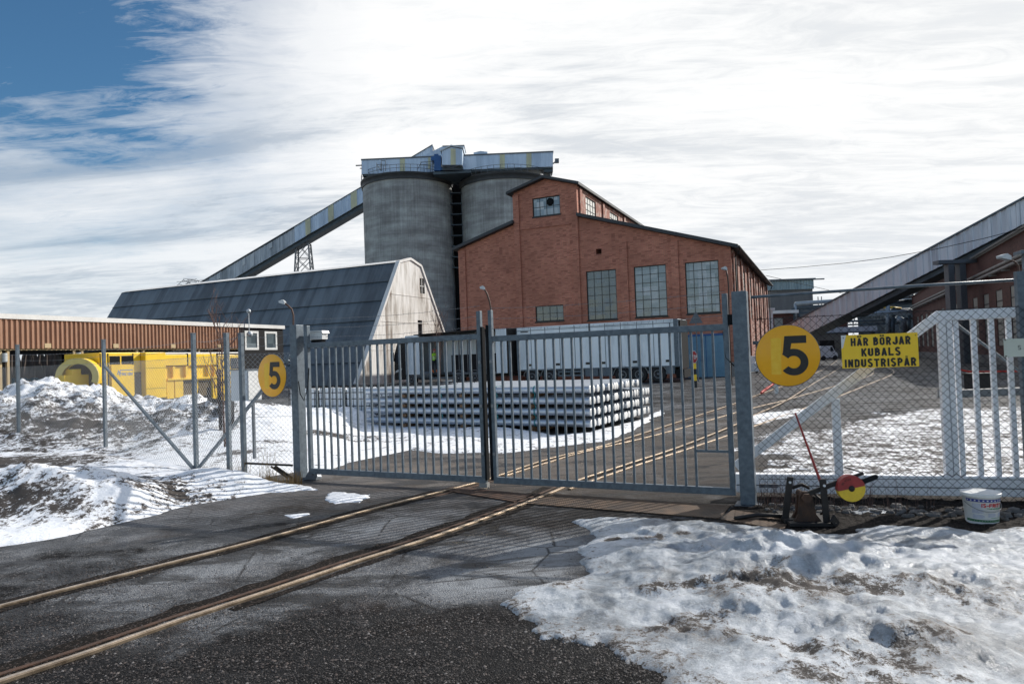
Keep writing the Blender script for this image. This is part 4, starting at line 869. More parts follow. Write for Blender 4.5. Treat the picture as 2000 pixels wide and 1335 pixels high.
mb=MB(); mb.add([(-8,-.25,zb(-8)+HG+.0),(L,-.25,zb(L)+HG+.25),(L,3.5,zb(L)+HG+.3),(-8,3.5,zb(-8)+HG+.05),(-8,-.25,zb(-8)+HG+.15),(L,-.25,zb(L)+HG+.4),(L,3.5,zb(L)+HG+.45),(-8,3.5,zb(-8)+HG+.2)],[(0,1,2,3),(4,5,6,7),(0,1,5,4),(1,2,6,5),(2,3,7,6),(3,0,4,7)]); mb.build('roof_sheet',M['galv_dark'],conv)
tw=at(589,540,YC); lt=thing('lattice_tower','dark steel lattice tower holding up the left conveyor behind the barn roof','support tower',(tw[0],YC+1.7,0)); lt.name='lattice_tower'
mb=MB(); zt=at(589,473,YC)[2]; wt,wb=1.1,2.6
def tp(sx,sy,t): w_=wb+(wt-wb)*t; return (sx*w_,sy*w_*.7,zt*t)
for sx in (-1,1):
    for sy in (-1,1): mb.beam(tp(sx,sy,0),tp(sx,sy,1),.22,.22)
NL=9
for i in range(NL):
    t0,t1=i/NL,(i+1)/NL
    for sy in (-1,1):
        mb.beam(tp(-1,sy,t0),tp(1,sy,t1),.1,.1); mb.beam(tp(1,sy,t0),tp(-1,sy,t1),.1,.1); mb.beam(tp(-1,sy,t1),tp(1,sy,t1),.12,.12)
    for sx in (-1,1):
        mb.beam(tp(sx,-1,t0),tp(sx,1,t1),.1,.1); mb.beam(tp(sx,1,t0),tp(sx,-1,t1),.1,.1)
mb.build('lattice',M['galv_dark'],lt)
# debris / antenna on barn ridge
q=at(372,553,BN.W(-10,8.9)[1]+8)
an=thing('roof_antenna','tangle of thin antenna rods above the barn ridge at the foot of the left conveyor','antenna',(q[0],q[1],0)); mb=MB(); mb.tube((0,0,9),(0,0,q[2]),.08,5); r=random.Random(2)
for i in range(22): a=r.uniform(0,6.28); mb.tube((r.uniform(-.8,.8),0,q[2]-.5+r.random()),(math.cos(a)*1.3+r.uniform(-.5,.5),r.uniform(-.5,.5),q[2]-.2+r.uniform(-.6,.9)),.03,3)
mb.build('rods',M['galv_dark'],an)
# ------------------------------------------------------------------ right conveyor (comes towards the viewer)
A1=at(2000,437,56.); A0=at(1560,660,76.5)
d=A1-A0; Ld=math.hypot(d[0],d[1]); ext=1.25; Pe=A0+d*1.45; P0=A0-d*.22; d=Pe-P0; L=math.hypot(d[0],d[1]); a=math.atan2(d[1],d[0])
rc=thing('ribbed_conveyor','wide ribbed grey conveyor rising to the upper right over the dark brick works','conveyor',(P0[0],P0[1],0),a)
sl2=d[2]/L; zr=lambda x:P0[2]+sl2*x; HR=2.04
MB().corr(0,L,lambda x:zr(x),lambda x:zr(x)+HR,0,.75,.06).build('side_sheet',M['conv_right'],rc)
mb=MB(); mb.add([(0,.03,zr(0)),(L,.03,zr(L)),(L,2.8,zr(L)),(0,2.8,zr(0)),(0,.03,zr(0)+HR),(L,.03,zr(L)+HR),(L,2.8,zr(L)+HR),(0,2.8,zr(0)+HR)],[(0,1,2,3),(4,5,6,7),(1,2,6,5),(2,3,7,6),(3,0,4,7)]); mb.build('deck_and_roof',M['pipe_dark'],rc)
mb=MB(); mb.beam((0,-.1,zr(0)+HR+.05),(L,-.1,zr(L)+HR+.05),.25,.12); mb.build('roof_edge',M['galv'],rc)
mb=MB(); mb.beam((L*.30,1.4,zr(L*.30)-.25),(L*.80,1.4,zr(L*.80)-.25),2.0,.45); mb.build('truss',M['pipe_dark'],rc)
q=at(1867,560,57.); mb=MB(); mb.box(q[0]-P0[0]-.28,q[0]-P0[0]+.28,0,.5,0,1); 
sc_=thing('conveyor_column','grey steel double column standing under the ribbed conveyor','column',(q[0],57.,0)); zt=at(1867,508,57.)[2]
MB().box(-.75,-.25,-.3,.3,0,zt-.3).box(.2,.72,-.3,.3,0,zt-.2).box(-.75,.72,-.2,.2,zt*.5,zt*.5+.25).box(-1.6,1.6,-.4,.4,zt-.3,zt).build('shaft',M['galv_dark'],sc_)
# ------------------------------------------------------------------ right brick works
R0=gp(1800,696.5); RW=Fr(R0,ANG)       # wall runs along local y of this frame (x=0 plane)
class PX:  # plane x_local=0 of a frame
    def __init__(s,o,ang,dx=0.): s.f=Fr(o,ang); s.dx=dx
    def loc(s,px,py):
        d_=ray(px,py); o=s.f.o+s.f.ex*s.dx; t=((o-CO)@s.f.ex)/(d_@s.f.ex); q=CO+d_*t-s.f.o; return float(q@s.f.ey),float(q[2])
RP=PX(R0,ANG); zR=RP.loc(1880,520)[1]
works=thing('dark_brick_works','long dark brick works building with tall pale windows along the right edge','building',R0,ANG)
y0w=-62; y1w=8
ww=[]
for k,(px,py,pyb,pw) in enumerate([(1960,545,592,7),(1938,558,600,6),(1912,570,615,5),(1890,581,625,4),(1875,590,630,4)]): pass
yy=y0w+1.5
holes=[]
while yy<y1w-3:
    holes.append((yy,yy+2.0,1.4,zR-3.2)); yy+=4.4
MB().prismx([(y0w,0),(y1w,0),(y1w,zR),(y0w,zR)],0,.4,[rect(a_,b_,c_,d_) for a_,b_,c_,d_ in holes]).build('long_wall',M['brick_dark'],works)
for a_,b_,c_,d_ in holes:
    window_x(works,a_,b_,c_,d_,1,5,'pane_grey',x=.06,mun=.10)
mb=MB(); mb.add([(-.35,y0w,zR),(-.35,y1w+.3,zR),(9,y1w+.3,zR+4),(9,y0w,zR+4),(-.35,y0w,zR+.14),(-.35,y1w+.3,zR+.14),(9,y1w+.3,zR+4.14),(9,y0w,zR+4.14)],[(0,1,2,3),(4,5,6,7),(0,1,5,4),(1,2,6,5),(3,0,4,7),(2,3,7,6)]); mb.build('roof',M['roof_dark'],works)
MB().box(.401,14,y1w-.3,y1w,0,zR).build('end_wall',M['brick_dark'],works)
ya,za=RP.loc(2000,500); yb,zb_=RP.loc(1812,600)
mb=MB()
for dz in (0,-.32): mb.tube((-.35,y0w,za+dz),(-.35,y1w-1,za+dz),.12,8)
y=y0w
while y<y1w: mb.box(-.5,0,y,y+.08,za-.55,za-.45); y+=4
mb.build('wall_pipe',M['concrete'],works)
MB().box(-.12,-.001,y0w,y1w,0,.7).build('plinth',M['old_concrete_wall'],works)
# ------------------------------------------------------------------ buildings and pipe bridge at the end of the yard
def simple_bldg(name,label,cat,px0,px1,pyt,Y,dep,mat,parts=None,yaw=0.):
    a=at(px0,pyt,Y); b=at(px1,pyt,Y); o=thing(name,label,cat,((a[0]+b[0])/2,Y,0),yaw); w_=(b[0]-a[0])/2; h=(a[2]+b[2])/2
    return o,w_,h
o,w_,h=simple_bldg('grey_silo_house','tall stained grey concrete building with sheet-metal top beyond the brick hall corner','building',1494,1586,548,120,14,None)
hb_=at(1540,566,120)[2]
MB().box(-w_,w_,0,14,0,hb_).build('wall',M['old_concrete_wall'],o)
MB().corr(-w_-.3,w_+.1,hb_+.01,h,-.35,.5,.08).box(-w_-.3,w_+.1,-.30,14,hb_+.01,h).build('upper_cladding',M['blue_cladding'],o)
MB().box(-w_-.5,w_+.3,-.8,14.3,h,h+.25).box(w_+.3,w_+2.2,.0,.3,h+.0,h+.2).build('roof',M['galv_dark'],o)
t=MB(); t.tube((w_+.9,0,0),(w_+.9,0,h-3),.08,5); t.tube((w_+1.5,0,0),(w_+1.5,0,h-3),.08,5)
for i in range(20): t.box(w_+.9,w_+1.5,-.04,.04,h-4-i*.9,h-3.9-i*.9)
t.build('ladder',M['galv_dark'],o)
o,w_,h=simple_bldg('small_brick_store','small brick building with white roof edge tucked left of the ribbed conveyor','building',1510,1552,612,100,8,None)
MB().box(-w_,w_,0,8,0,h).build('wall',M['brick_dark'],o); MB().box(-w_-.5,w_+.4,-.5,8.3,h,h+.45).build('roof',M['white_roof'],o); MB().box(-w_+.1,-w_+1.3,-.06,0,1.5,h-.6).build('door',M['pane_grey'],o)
o,w_,h=simple_bldg('white_wall_store','narrow white-walled building right beside the brick hall corner','building',1493,1509,606,92,8,None)
MB().box(-w_,w_,0,8,0,h).build('wall',M['white_paint'],o); MB().box(-w_-.2,w_+.2,-.3,8.2,h,h+.3).build('roof',M['white_roof'],o)
o,w_,h=simple_bldg('low_grey_workshop','low grey workshop under the foot of the ribbed conveyor, behind the white van','building',1590,1652,651,104,12,None)
MB().box(-w_,w_,0,12,0,h).build('wall',M['old_concrete_wall'],o); MB().box(-w_-.3,w_+.3,-.3,12.3,h,h+.3).build('roof',M['galv_dark'],o)
t=MB(); t.box(-w_+.8,-w_+3,-.05,0,0,2.8); t.build('door',M['black_clad'],o)
o,w_,h=simple_bldg('distant_plant_wall','dark brick plant building behind the pipes, right of the low workshop','building',1585,1655,612,128,10,None)
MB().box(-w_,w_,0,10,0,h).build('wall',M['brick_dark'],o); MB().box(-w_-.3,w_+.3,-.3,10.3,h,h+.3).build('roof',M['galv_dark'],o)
o,w_,h=simple_bldg('pale_blue_tank_house','pale blue clad plant block behind the pipes, left of the dark brick works','building',1737,1803,553,112,12,None)
hb2=at(1770,592,112)[2]
MB().corr(-w_,w_,hb2,h,-.05,.5,.08).box(-w_,w_,0,12,hb2,h).build('cladding',M['tank_blue'],o); MB().box(-w_+.1,w_-.1,.5,11,0,hb2-.01).build('lower_frame',M['pipe_dark'],o); MB().box(-w_-.2,w_+.2,-.3,12.2,h,h+.2).build('roof',M['galv'],o)
# pipe bridge
YP=100.
def wp(px,py,Y=YP): q=at(px,py,Y); return (q[0],q[1],q[2])
b0=wp(1640,720); pb=thing('pipe_bridge','cluster of silver pipes and lattice walkway crossing high between the plant buildings','pipe bridge',(b0[0],YP,0))
def PB(pts,r,name='pipe',mat='pipe',Y=YP,n=8):
    mb=MB(); mb.path([tuple(np.array(wp(px,py,Y))-np.array([b0[0],YP,0])) for px,py in pts],r,n); return mb.build(name,M[mat],pb)
PB([(1553,593),(1640,587),(1720,582),(1806,577)],.30); PB([(1556,601),(1700,592),(1806,585)],.24,mat='pipe_dark'); PB([(1553,593),(1554,618)],.22); PB([(1655,615),(1785,608),(1789,612),(1791,630)],.40); PB([(1655,609),(1780,603)],.12,mat='galv')
PB([(1660,627),(1730,624),(1790,622)],.14,mat='pipe_dark'); PB([(1800,575),(1800,600),(1805,603)],.2)
PB([(1733,590),(1733,650)],.35); PB([(1750,622),(1762,626),(1765,645),(1758,660)],.55,mat='pipe'); PB([(1742,620),(1742,660)],.3,mat='pipe_dark'); PB([(1775,615),(1775,655)],.25,mat='pipe_dark')
mb=MB()
def PL_(a,b,w_): 
    p=np.array(wp(*a))-np.array([b0[0],YP,0]);q=np.array(wp(*b))-np.array([b0[0],YP,0]); mb.beam(p,q,w_,w_)
for a,b in (((1545,604),(1806,590)),((1545,612),(1655,606)),((1655,628),(1800,620)),((1655,634),(1760,631))): PL_(a,b,.22)
xs_=list(range(1545,1806,20))
for i in range(len(xs_)-1): yA=604-14*(xs_[i]-1545)/261; PL_((xs_[i],yA-5),(xs_[i+1],yA+3),.10); PL_((xs_[i],yA+4),(xs_[i+1],yA-6),.10); 
for px in (1551,1560,1733,1745,1788): PL_((px,600),(px,703),.3)
for px in range(1660,1735,12): PL_((px,609),(px+6,633),.08); PL_((px+6,633),(px+12,609),.08)
mb.build('lattice_frame',M['pipe_dark'],pb)
PB([(1722,600),(1745,600),(1760,602)],.12,'yellow_pipe','sign_lemon'); 
g0=thing('covered_walkway','low grey covered walkway bridge joining the workshop to the plant frame','bridge',(wp(1655,640)[0],98,0))
a=np.array(wp(1600,640,98));b=np.array(wp(1713,635,98)); 
MB().box(a[0]-g0.location.x,b[0]-g0.location.x,0,2.5,wp(1655,648,98)[2],wp(1655,638,98)[2]).build('cladding',M['conv_right'],g0)
MB().box(a[0]-g0.location.x,b[0]-g0.location.x+.3,-.2,2.7,wp(1655,649.5,98)[2],wp(1655,648,98)[2]-.01).box(b[0]-g0.location.x-.5,b[0]-g0.location.x-.1,.5,.9,0,wp(1655,650,98)[2]).build('frame',M['pipe_dark'],g0)
# machinery heap at the works wall: tanks, valves
mk=thing('valve_station','dark jumble of valves and vessels against the far end of the brick works','pipework',(wp(1800,700)[0],88,0)); mb=MB(); r=random.Random(5)
for i in range(34):
    x=r.uniform(-2.6,2.4);z=r.uniform(.3,4.8);y=r.uniform(-1,1)
    if r.random()<.5: mb.tube((x,y,max(0,z-1)),(x,y,z+.8),r.uniform(.08,.22),7)
    else: mb.tube((x-.8,y,z),(x+.8,y,z),r.uniform(.06,.2),7)
    if r.random()<.5: mb.ball((x,y,z),r.uniform(.2,.45),8,6)
mb.build('vessels',M['pipe_dark'],mk); MB().box(-1.2,-.2,-1.5,-1.4,.9,1.0).box(-1.2,-1.1,-1.5,-1.4,0,1.).box(.1,.5,-1.5,-1.2,.2,1.3).build('yellow_barrier',M['sign_lemon'],mk)
# white van
v0=gp(1608,699); vn=thing('white_van','small white van seen from the side at the far end of the yard','van',(v0[0],92,0),0)
vx0=at(1602,690,92)[0]-v0[0]; vx1=at(1636,690,92)[0]-v0[0]; hv=1.95
body=[(vx0,.35),(vx0,hv-.15),(vx0+.15,hv),(vx0+(vx1-vx0)*.70,hv),(vx0+(vx1-vx0)*.84,1.25),(vx1-.15,1.05),(vx1,.85),(vx1,.35)]
MB().prism(body,0,1.8).build('body',M['van'],vn,bevel=.05)
MB().prism([(vx0+(vx1-vx0)*.58,1.2),(vx0+(vx1-vx0)*.60,1.8),(vx0+(vx1-vx0)*.70,1.8),(vx0+(vx1-vx0)*.79,1.2)],-.012,-.001).build('side_window',M['dark_glass'],vn)
for fx in (.18,.84):
    wv=MB().lathe([(0,-.02),(.30,-.02),(.32,0),(.32,.2),(0,.2)],(vx0+(vx1-vx0)*fx,0,.32),16,'y').build('wheel',M['tyre'],vn)
# red barrier arm, traffic things
q=gp(1487,772); bar=thing('barrier_arm','small red and white barrier pole lying beside the rails beyond the right gate post','barrier',q); MB().tube((0,0,.10),(.9,.9,.45),.05,6).build('arm',M['red_tape'],bar); MB().box(.88,1.0,.85,.97,.0,.75).build('stand',M['white_paint'],bar)
q=gp(1862,731); rt=MB().path([(0,0,.05),(.5,.3,.25),(1.0,.2,.12),(2.0,.5,.08),(3.5,.2,.05),(6,-.5,.04),(8,.2,.12)],.05,5).build('red_hose',M['red_tape'],loc=(q[0],q[1],0)); tag(rt,'bright red hose lying on the asphalt behind the white sliding gate','hose')
q=gp(1940,772); kb=thing('kerb_slab','long pale concrete slab lying on the yard behind the white gate bars','slab',q); MB().box(-1.6,4,-.15,.35,0,.22).build('slab',M['concrete'],kb); 
q=gp(1925,765); pt_=thing('steel_box','low dark steel box behind the white gate bars','box',q); MB().box(-.35,.45,0,.6,0,.62).box(-.4,.5,-.05,.65,.621,.66).build('body',M['dark_iron'],pt_)
q=gp(1470,728); ps=thing('white_bin','white plastic bins stacked at the hall corner behind the right gate post','bin',q); MB().box(-.6,.5,0,.7,.1,.8).box(-.5,.3,.1,.6,.82,1.3).build('bin',M['plastic_white'],ps,bevel=.04); MB().box(-.55,-.4,.1,.2,0,.1).box(.3,.45,.1,.2,0,.1).build('feet',M['black_rubber'],ps)
# ------------------------------------------------------------------ open shed on the left
SA=math.atan2(.92,.39); S0=gp(0,612,5.0); S0[2]=0; SF=Fr(S0,SA)      # local x runs away along the eaves, local y to the left (into the shed)
shed=thing('open_shed','long open-sided shed with brown corrugated fascia and white roof edge on the left','building',S0,SA)
xe,_=SF.loc(466,660); xw,_=SF.loc(553,660); zb0=3.22; zt0=4.74; X0=-9.
MB().corr(X0,xe,zb0,zt0,0,.26,.07).build('fascia',M['shed_brown'],shed)
MB().box(X0,xw+.1,-.12,.12,zt0+.002,5.0).build('roof_edge',M['white_roof'],shed)
MB().box(X0,xw,.125,11,4.80,4.95).build('roof',M['roof_dark'],shed)
MB().box(X0,xe,.05,.14,3.14,3.24).build('fascia_trim',M['tan_trim'],shed)
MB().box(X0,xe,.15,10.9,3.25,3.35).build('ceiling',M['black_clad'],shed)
for i,(a,b) in enumerate(((4,19),(148,164),(271,284),(385,392))):
    for px in (a,b):
        x,_=SF.loc(px,700); MB().box(x-.06,x+.06,.1,.22,0,3.14).build('pillar',M['tan_trim'],shed)
    x,_=SF.loc((a+b)/2,700); MB().box(x-.18,x+.18,.3,.6,0,3.2).build('core_post',M['dark_iron'],shed)
    MB().tube((x,.1,2.55),(x,.1,3.0),.13,10).build('bulkhead_lamp',M['lamp_head'],shed)
for x in (-3,3.2,9.4,15.6):
    MB().box(x,x+.9,9.5,9.8,0,3.24).build('rear_post',M['dark_iron'],shed)
for px in (92,225,337,427):
    x,_=SF.loc(px,670); MB().box(x-.17,x+.17,-.08,-.072,zb0+.04,zb0+.28).build('number_plate',M['tan_trim'],shed)
# closed dark end with two windows
wx=[SF.loc(478,660)[0],SF.loc(505,660)[0],SF.loc(517,660)[0],SF.loc(541,660)[0]]
zw0,zw1=SF.loc(492,683)[1],SF.loc(492,646)[1]
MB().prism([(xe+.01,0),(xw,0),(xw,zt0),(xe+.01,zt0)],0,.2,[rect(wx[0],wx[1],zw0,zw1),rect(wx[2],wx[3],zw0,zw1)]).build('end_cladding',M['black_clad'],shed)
for a,b in ((0,1),(2,3)): window(shed,wx[a],wx[b],zw0,zw1,1,1,'glass',y=.03,fr=.16,name='window',mat='white_paint')
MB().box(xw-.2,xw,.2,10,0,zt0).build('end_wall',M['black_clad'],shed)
q=at(480,625,SF.W(wx[0],0)[1]); 
mb=MB(); lx_=SF.loc(480,625)[0]; zt_=SF.loc(480,608)[1]; mb.tube((lx_,-.3,4.2),(lx_,-.3,zt_),.035,5); mb.ball((lx_,-.3,zt_),.16,8,6); mb.ball((lx_,-.35,4.25),.22,8,6); mb.build('mast_lamp',M['lamp_head'],shed)
# cable reels / blue frames seen under the shed
for px in (38,60):
    q=at(px,748,40); o=thing('blue_frame','blue steel rack under the open shed, '+('left' if px==38 else 'right')+' one of two','rack',(q[0],40,0),group='blue racks under the shed')
    for x in (-.35,.35): MB().box(x-.05,x+.05,-.05,.05,0,1.7).box(x-.05,x+.05,.6,.7,0,1.7).build('post',M['blue_crate'],o)
    MB().box(-.4,.4,-.06,.7,1.55,1.62).box(-.4,.4,-.06,.7,.6,.66).build('shelf',M['blue_crate'],o)
# ------------------------------------------------------------------ yellow machine
MO=(-17.6,33.); MA=math.atan2(.92,.39); MF=Fr(MO,MA)
mach=thing('yellow_vehicle','big yellow industrial vehicle with blue lettering parked in front of the brown shed','industrial vehicle',(MO[0],MO[1],0),MA)
ox=lambda px:100+px/5.; oy=lambda py:660+py/5.
def mbx(x0,x1,z0,z1,proud=0.,dep=2.4,mat='machine_yellow',name='panel',par=None,bev=.0,cr=True):
    """box given by crop pixels on the machine's side plane"""
    X0_=MF.loc(ox(x0),oy((z0+z1)/2))[0]; X1_=MF.loc(ox(x1),oy((z0+z1)/2))[0]; xm_=(x0+x1)/2
    Z1_=MF.loc(ox(xm_),oy(z0))[1]; Z0_=MF.loc(ox(xm_),oy(z1))[1] if z1<900 else .5
    return MB().box(X0_,X1_,-proud,dep,Z0_,Z1_).build(name,M[mat],par or mach,bevel=bev)
mbx(480,880,140,900,0,2.4,name='engine_housing',bev=.03)
mbx(570,672,175,258,.012,0.0,'black_rubber','vent_window'); mbx(688,795,172,255,.012,0.,'black_rubber','vent_window')
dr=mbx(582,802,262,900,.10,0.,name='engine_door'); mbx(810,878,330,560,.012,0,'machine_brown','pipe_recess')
xh,zh=MF.loc(ox(628),oy(338)); _,zt5=MF.loc(ox(628),oy(308)); _,zb5=MF.loc(ox(628),oy(370)); xe5,_=MF.loc(ox(776),oy(340)); hH=zt5-zb5
lt_=block_text('H',hH*.80,.55,.15,.12,align='LEFT'); w1_=max(v[0] for v in lt_.v); shift(lt_,xh,-.104,zt5-hH*.40)
en=block_text('ENCON',hH*.52,.66,.15,.16,align='LEFT'); k_=(xe5-xh-w1_*.9)/max(v[0] for v in en.v); en.v=[(v[0]*k_,v[1],v[2]) for v in en.v]; shift(en,xh+w1_*.9,-.104,zb5+hH*.26); lt_.add(en.v,en.f)
lt_.add([(xh+w1_*1.05,-.104,zt5-hH*.16),(xe5,-.104,zt5-hH*.16),(xe5,-.104,zt5-hH*.05),(xh+w1_*1.05,-.104,zt5-hH*.05)],[(0,1,2,3)])
lt_.v=[(a+(c-zb5)*.22,b,c) for a,b,c in lt_.v]; lt_.build('lettering',M['blue_letter'],dr)
mbx(884,1086,140,900,.30,2.4,name='tall_cabinet',bev=.03)
mbx(1096,1600,270,900,.0,2.4,name='hopper_body'); mbx(1096,1310,160,268,.15,2.4,name='hopper_top',bev=.02); mbx(1318,1600,155,266,.15,2.4,name='hopper_top',bev=.02)
for x in (1170,1295,1515,1575): mbx(x,x+22,275,380,.15,0,name='rib')
mbx(1110,1590,384,402,.22,0,name='rail'); mbx(1110,1180,405,590,.15,0,name='lower_panel'); mbx(1190,1270,405,580,.15,0,name='lower_panel'); mbx(1275,1380,410,560,.02,0,'machine_brown','recess'); mbx(1440,1560,410,560,.02,0,'machine_brown','recess'); mbx(1560,1600,400,590,.15,0,name='lower_panel'); mbx(1290,1420,548,590,.25,.3,'white_paint','step')  # recesses are flat panels; the dark brown stands in for their shade
mbx(1608,1868,160,610,.05,2.3,name='cab',bev=.04); mbx(1745,1858,192,300,.065,0,'dark_glass','cab_window'); mbx(1870,1885,230,350,.1,.1,'dark_iron','mirror')
mbx(1080,1870,138,152,.1,2.3,'white_roof','snow_on_top')
for xs_m in (486,562,806,880,1088,1312,1602,1606): mbx(xs_m-4,xs_m+4,150,900 if xs_m<1100 else (268 if xs_m==1312 else 600),.16 if xs_m>1090 else .02,0,'black_rubber','panel_gap') if xs_m not in (880,) else None
for zz_m in (292,490): mbx(886,1084,zz_m-2,zz_m+2,.305,0,'machine_brown','panel_gap')
t=text_mb('45',.4,.01); x_,z_=MF.loc(ox(1695),oy(432)); shift(t,x_,-.062,z_).build('fleet_number',M['black_paint'],mach)
x_,_=MF.loc(ox(1790),oy(640)); MB().prism([(x_-1.3,.9),(x_-.6,.2),(x_+.4,.15),(x_+.9,.55),(x_+.9,.9)],-.1,.3).build('mudguard',M['machine_yellow'],mach)
for px in (700,1500,1780):
    x_,_=MF.loc(ox(px),oy(600)); MB().lathe([(0,.0),(.45,.0),(.6,.05),(.6,.4),(0,.4)],(x_,.0,.6),20,'y').build('wheel',M['tyre'],mach)
# big hoop-shaped shroud on the left end
xc_,zt_=MF.loc(ox(262),oy(195)); _,zc2=MF.loc(ox(262),oy(480)); x0_,_=MF.loc(ox(85),oy(400)); x1_,_=MF.loc(ox(420),oy(400)); rO=(x1_-x0_)/2; xc_=(x0_+x1_)/2; zO=zt_-rO; rI=rO*.70
def arc(r0,r1,a0,a1,y0,y1,c=(xc_,zO),n=28):
    A=np.linspace(a0,a1,n); return MB().prism([(c[0]+r1*math.cos(a),c[1]+r1*math.sin(a)) for a in A]+[(c[0]+r0*math.cos(a),c[1]+r0*math.sin(a)) for a in A[::-1]],y0,y1)
hp_=[]
xk_=xc_; rO*=1.08; rI*=1.08; zO=zt_-rO; C00=(0.,zO)
hp_.append(arc(rI,rO,-.4,math.pi+.5,-.05,.1,C00).build('shroud_face',M['machine_pale'],mach))
hp_.append(arc(rO*.93,rO*1.01,-.4,math.pi+.5,.101,1.3,C00).build('shroud_drum',M['machine_yellow'],mach))
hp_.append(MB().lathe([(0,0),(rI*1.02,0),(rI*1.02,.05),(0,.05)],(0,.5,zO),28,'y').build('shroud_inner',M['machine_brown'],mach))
for h__ in hp_: h__.location=(xk_,.0,0); h__.rotation_euler.z=R(-48)
MB().box(xc_-.5,xc_+.9,.1,.5,.3,zO+.1).box(xc_-.2,xc_+.2,.05,.5,zO+.1,zO+.35).build('coupling',M['machine_yellow'],mach)
mbx(415,500,300,900,.0,1.6,'machine_yellow','neck')
# ------------------------------------------------------------------ trucks
TA=R(-25.5)
def wheel(parent,x,y=.0,r=.50,w_=.32,name='wheel'):
    o=MB().lathe([(r*.56,0.01),(r*.60,-.02),(r*.94,-.015),(r,.04),(r,w_-.03),(r*.9,w_),(0,w_)],(x,y,r),28,'y').build(name,M['tyre'],parent)
    h=MB().lathe([(0,-.02),(r*.14,-.03),(r*.16,.02),(r*.38,.04),(r*.42,-.0),(r*.56,.0),(r*.57,.06),(0,.06)],(x,y,r),24,'y')
    for k in range(8): a=k*math.pi/4; h.ball((x+math.cos(a)*r*.30,y-.0,r+math.sin(a)*r*.30),.022,6,4)
    h.build('rim',M['rim'],o)
    A=np.linspace(.1,math.pi-.1,14); g=MB().prism([(x+(r+.10)*math.cos(a),r+(r+.10)*math.sin(a)) for a in A]+[(x+(r+.06)*math.cos(a),r+(r+.06)*math.sin(a)) for a in A[::-1]],y-.03,y+w_); g.build('mudguard',M['steel_grey'],parent); return o
TP=gp(1324,622,3.86); TF=Fr((TP[0],TP[1]),TA)                 # local x to the right, origin at the rear top right corner
k_=gp(1327,745.5); TF=Fr((k_[0],k_[1]),TA)
xl,_=TF.loc(1011,700); HT=TF.loc(1322,622)[1]; zb_=TF.loc(1320,715)[1]
tr=thing('long_trailer','long silver-grey box trailer with side doors and five axles in front of the brick hall','trailer',TF.o,TA)
xr=TF.loc(1326,680)[0]
MB().box(xl,xr,0,2.5,zb_,HT).build('box_body',M['trailer'],tr,bevel=.02); MB().box(xr+.001,xr+.05,.06,2.44,zb_+.05,HT-.05).build('rear_door',M['black_clad'],tr)
mb=MB(); xm_=TF.loc(1171,680)[0]
nd=5
for i in range(11):
    x=xl+(xr-.5-xl)*i/10
    if i in (0,10): mb.box(x-.03,x+.03,-.02,0,zb_+.05,HT-.22)
    elif i!=5: mb.box(x-.018,x+.018,-.012,0,zb_+.05,HT-.05)
mb.box(xl,xr,-.016,-.001,HT-.24,HT-.20); mb.box(xl,xr,-.03,-.001,zb_-.02,zb_+.06); mb.box(xr-.28,xr-.01,-.025,0,zb_,HT); mb.build('door_frame',M['galv'],tr)
mb=MB(); xmid=(xl+xr-.5)/2; mb.box(xmid-.05,xmid-.015,-.03,0,zb_,HT); mb.box(xmid+.015,xmid+.05,-.03,0,zb_,HT)
for i in range(10):
    x=xl+(xr-.5-xl)*(i+.82)/10
    if i in (0,2,4,5,7,9): mb.box(x-.14,x+.14,-.03,-.0,zb_+.28,zb_+.42)
mb.build('door_seam',M['dark_iron'],tr)
xg,zg_=TF.loc(1024,648); MB().box(xg-.28,xg+.28,-.02,-.017,zg_-.03,zg_+.03).build('maker_plate',M['navy'],tr)
MB().box(xl+.3,xr-.3,.5,2.0,.55,zb_-.01).build('chassis',M['dark_iron'],tr)
for px in (1038.5,1072,1215.5,1248,1285): wheel(tr,TF.loc(px,735)[0],.03)
mb=MB(); xa,xb=TF.loc(1090,735)[0],TF.loc(1142,735)[0]
for z in (.55,.80): mb.box(xa,xb,-.02,.02,z-.06,z+.06)
mb.box(xa,xa+.1,-.02,.02,.5,.9); mb.box(xb-.1,xb,-.02,.02,.5,.9); mb.box((xa+xb)/2-.05,(xa+xb)/2+.05,-.02,.02,.5,.9); mb.build('side_guard',M['galv'],tr)
xa,xb=TF.loc(1143,735)[0],TF.loc(1197,735)[0]; MB().box(xa,(xa+xb)/2-.03,0,.6,.45,.98).box((xa+xb)/2+.03,xb,0,.6,.45,.98).build('pallet_box',M['galv'],tr,bevel=.02)
xa,xb=TF.loc(1301,735)[0],TF.loc(1318,735)[0]; MB().box(xa,xb,0,.4,.5,.95).build('storage_box',M['galv'],tr); MB().box(xr-.25,xr+.25,.05,2.4,.25,.75).box(xr,xr+.10,.1,2.4,.8,HT-.05).build('rear_underrun',M['black_rubber'],tr)
# front truck, side open, being unloaded
T2=gp(973,751.5); T2=(T2[0],T2[1])
kk=.93; T2=np.array([.0,0]); 
TQ=TF.W(TF.loc(993,720)[0],-.35); KA=math.atan2(-.677,.7355)
F2=Fr(TQ,KA)
tk=thing('open_truck','black-cabbed truck with its long side open and a worker on the bed','truck',TQ,KA)
L2=lambda px,py=700:F2.loc(px,py)
xR=L2(993)[0]; xL=L2(792)[0]; H2=HT; zf=L2(900,727)[1]
xb1=L2(819)[0]; xd=L2(969)[0]
MB().box(xL,xb1,0,2.5,zf-.1,H2-.0).build('front_box',M['trailer'],tk,bevel=.02)
MB().box(xd,xR-.12,0,2.5,zf-.1,H2).build('rear_door_panel',M['trailer'],tk,bevel=.02); MB().box(xR-.118,xR,0,2.5,zf-.1,H2).build('rear_frame',M['dark_iron'],tk)
MB().box(xb1+.001,xd-.001,0,2.5,zf-.14,zf).build('load_bed',M['galv_dark'],tk)
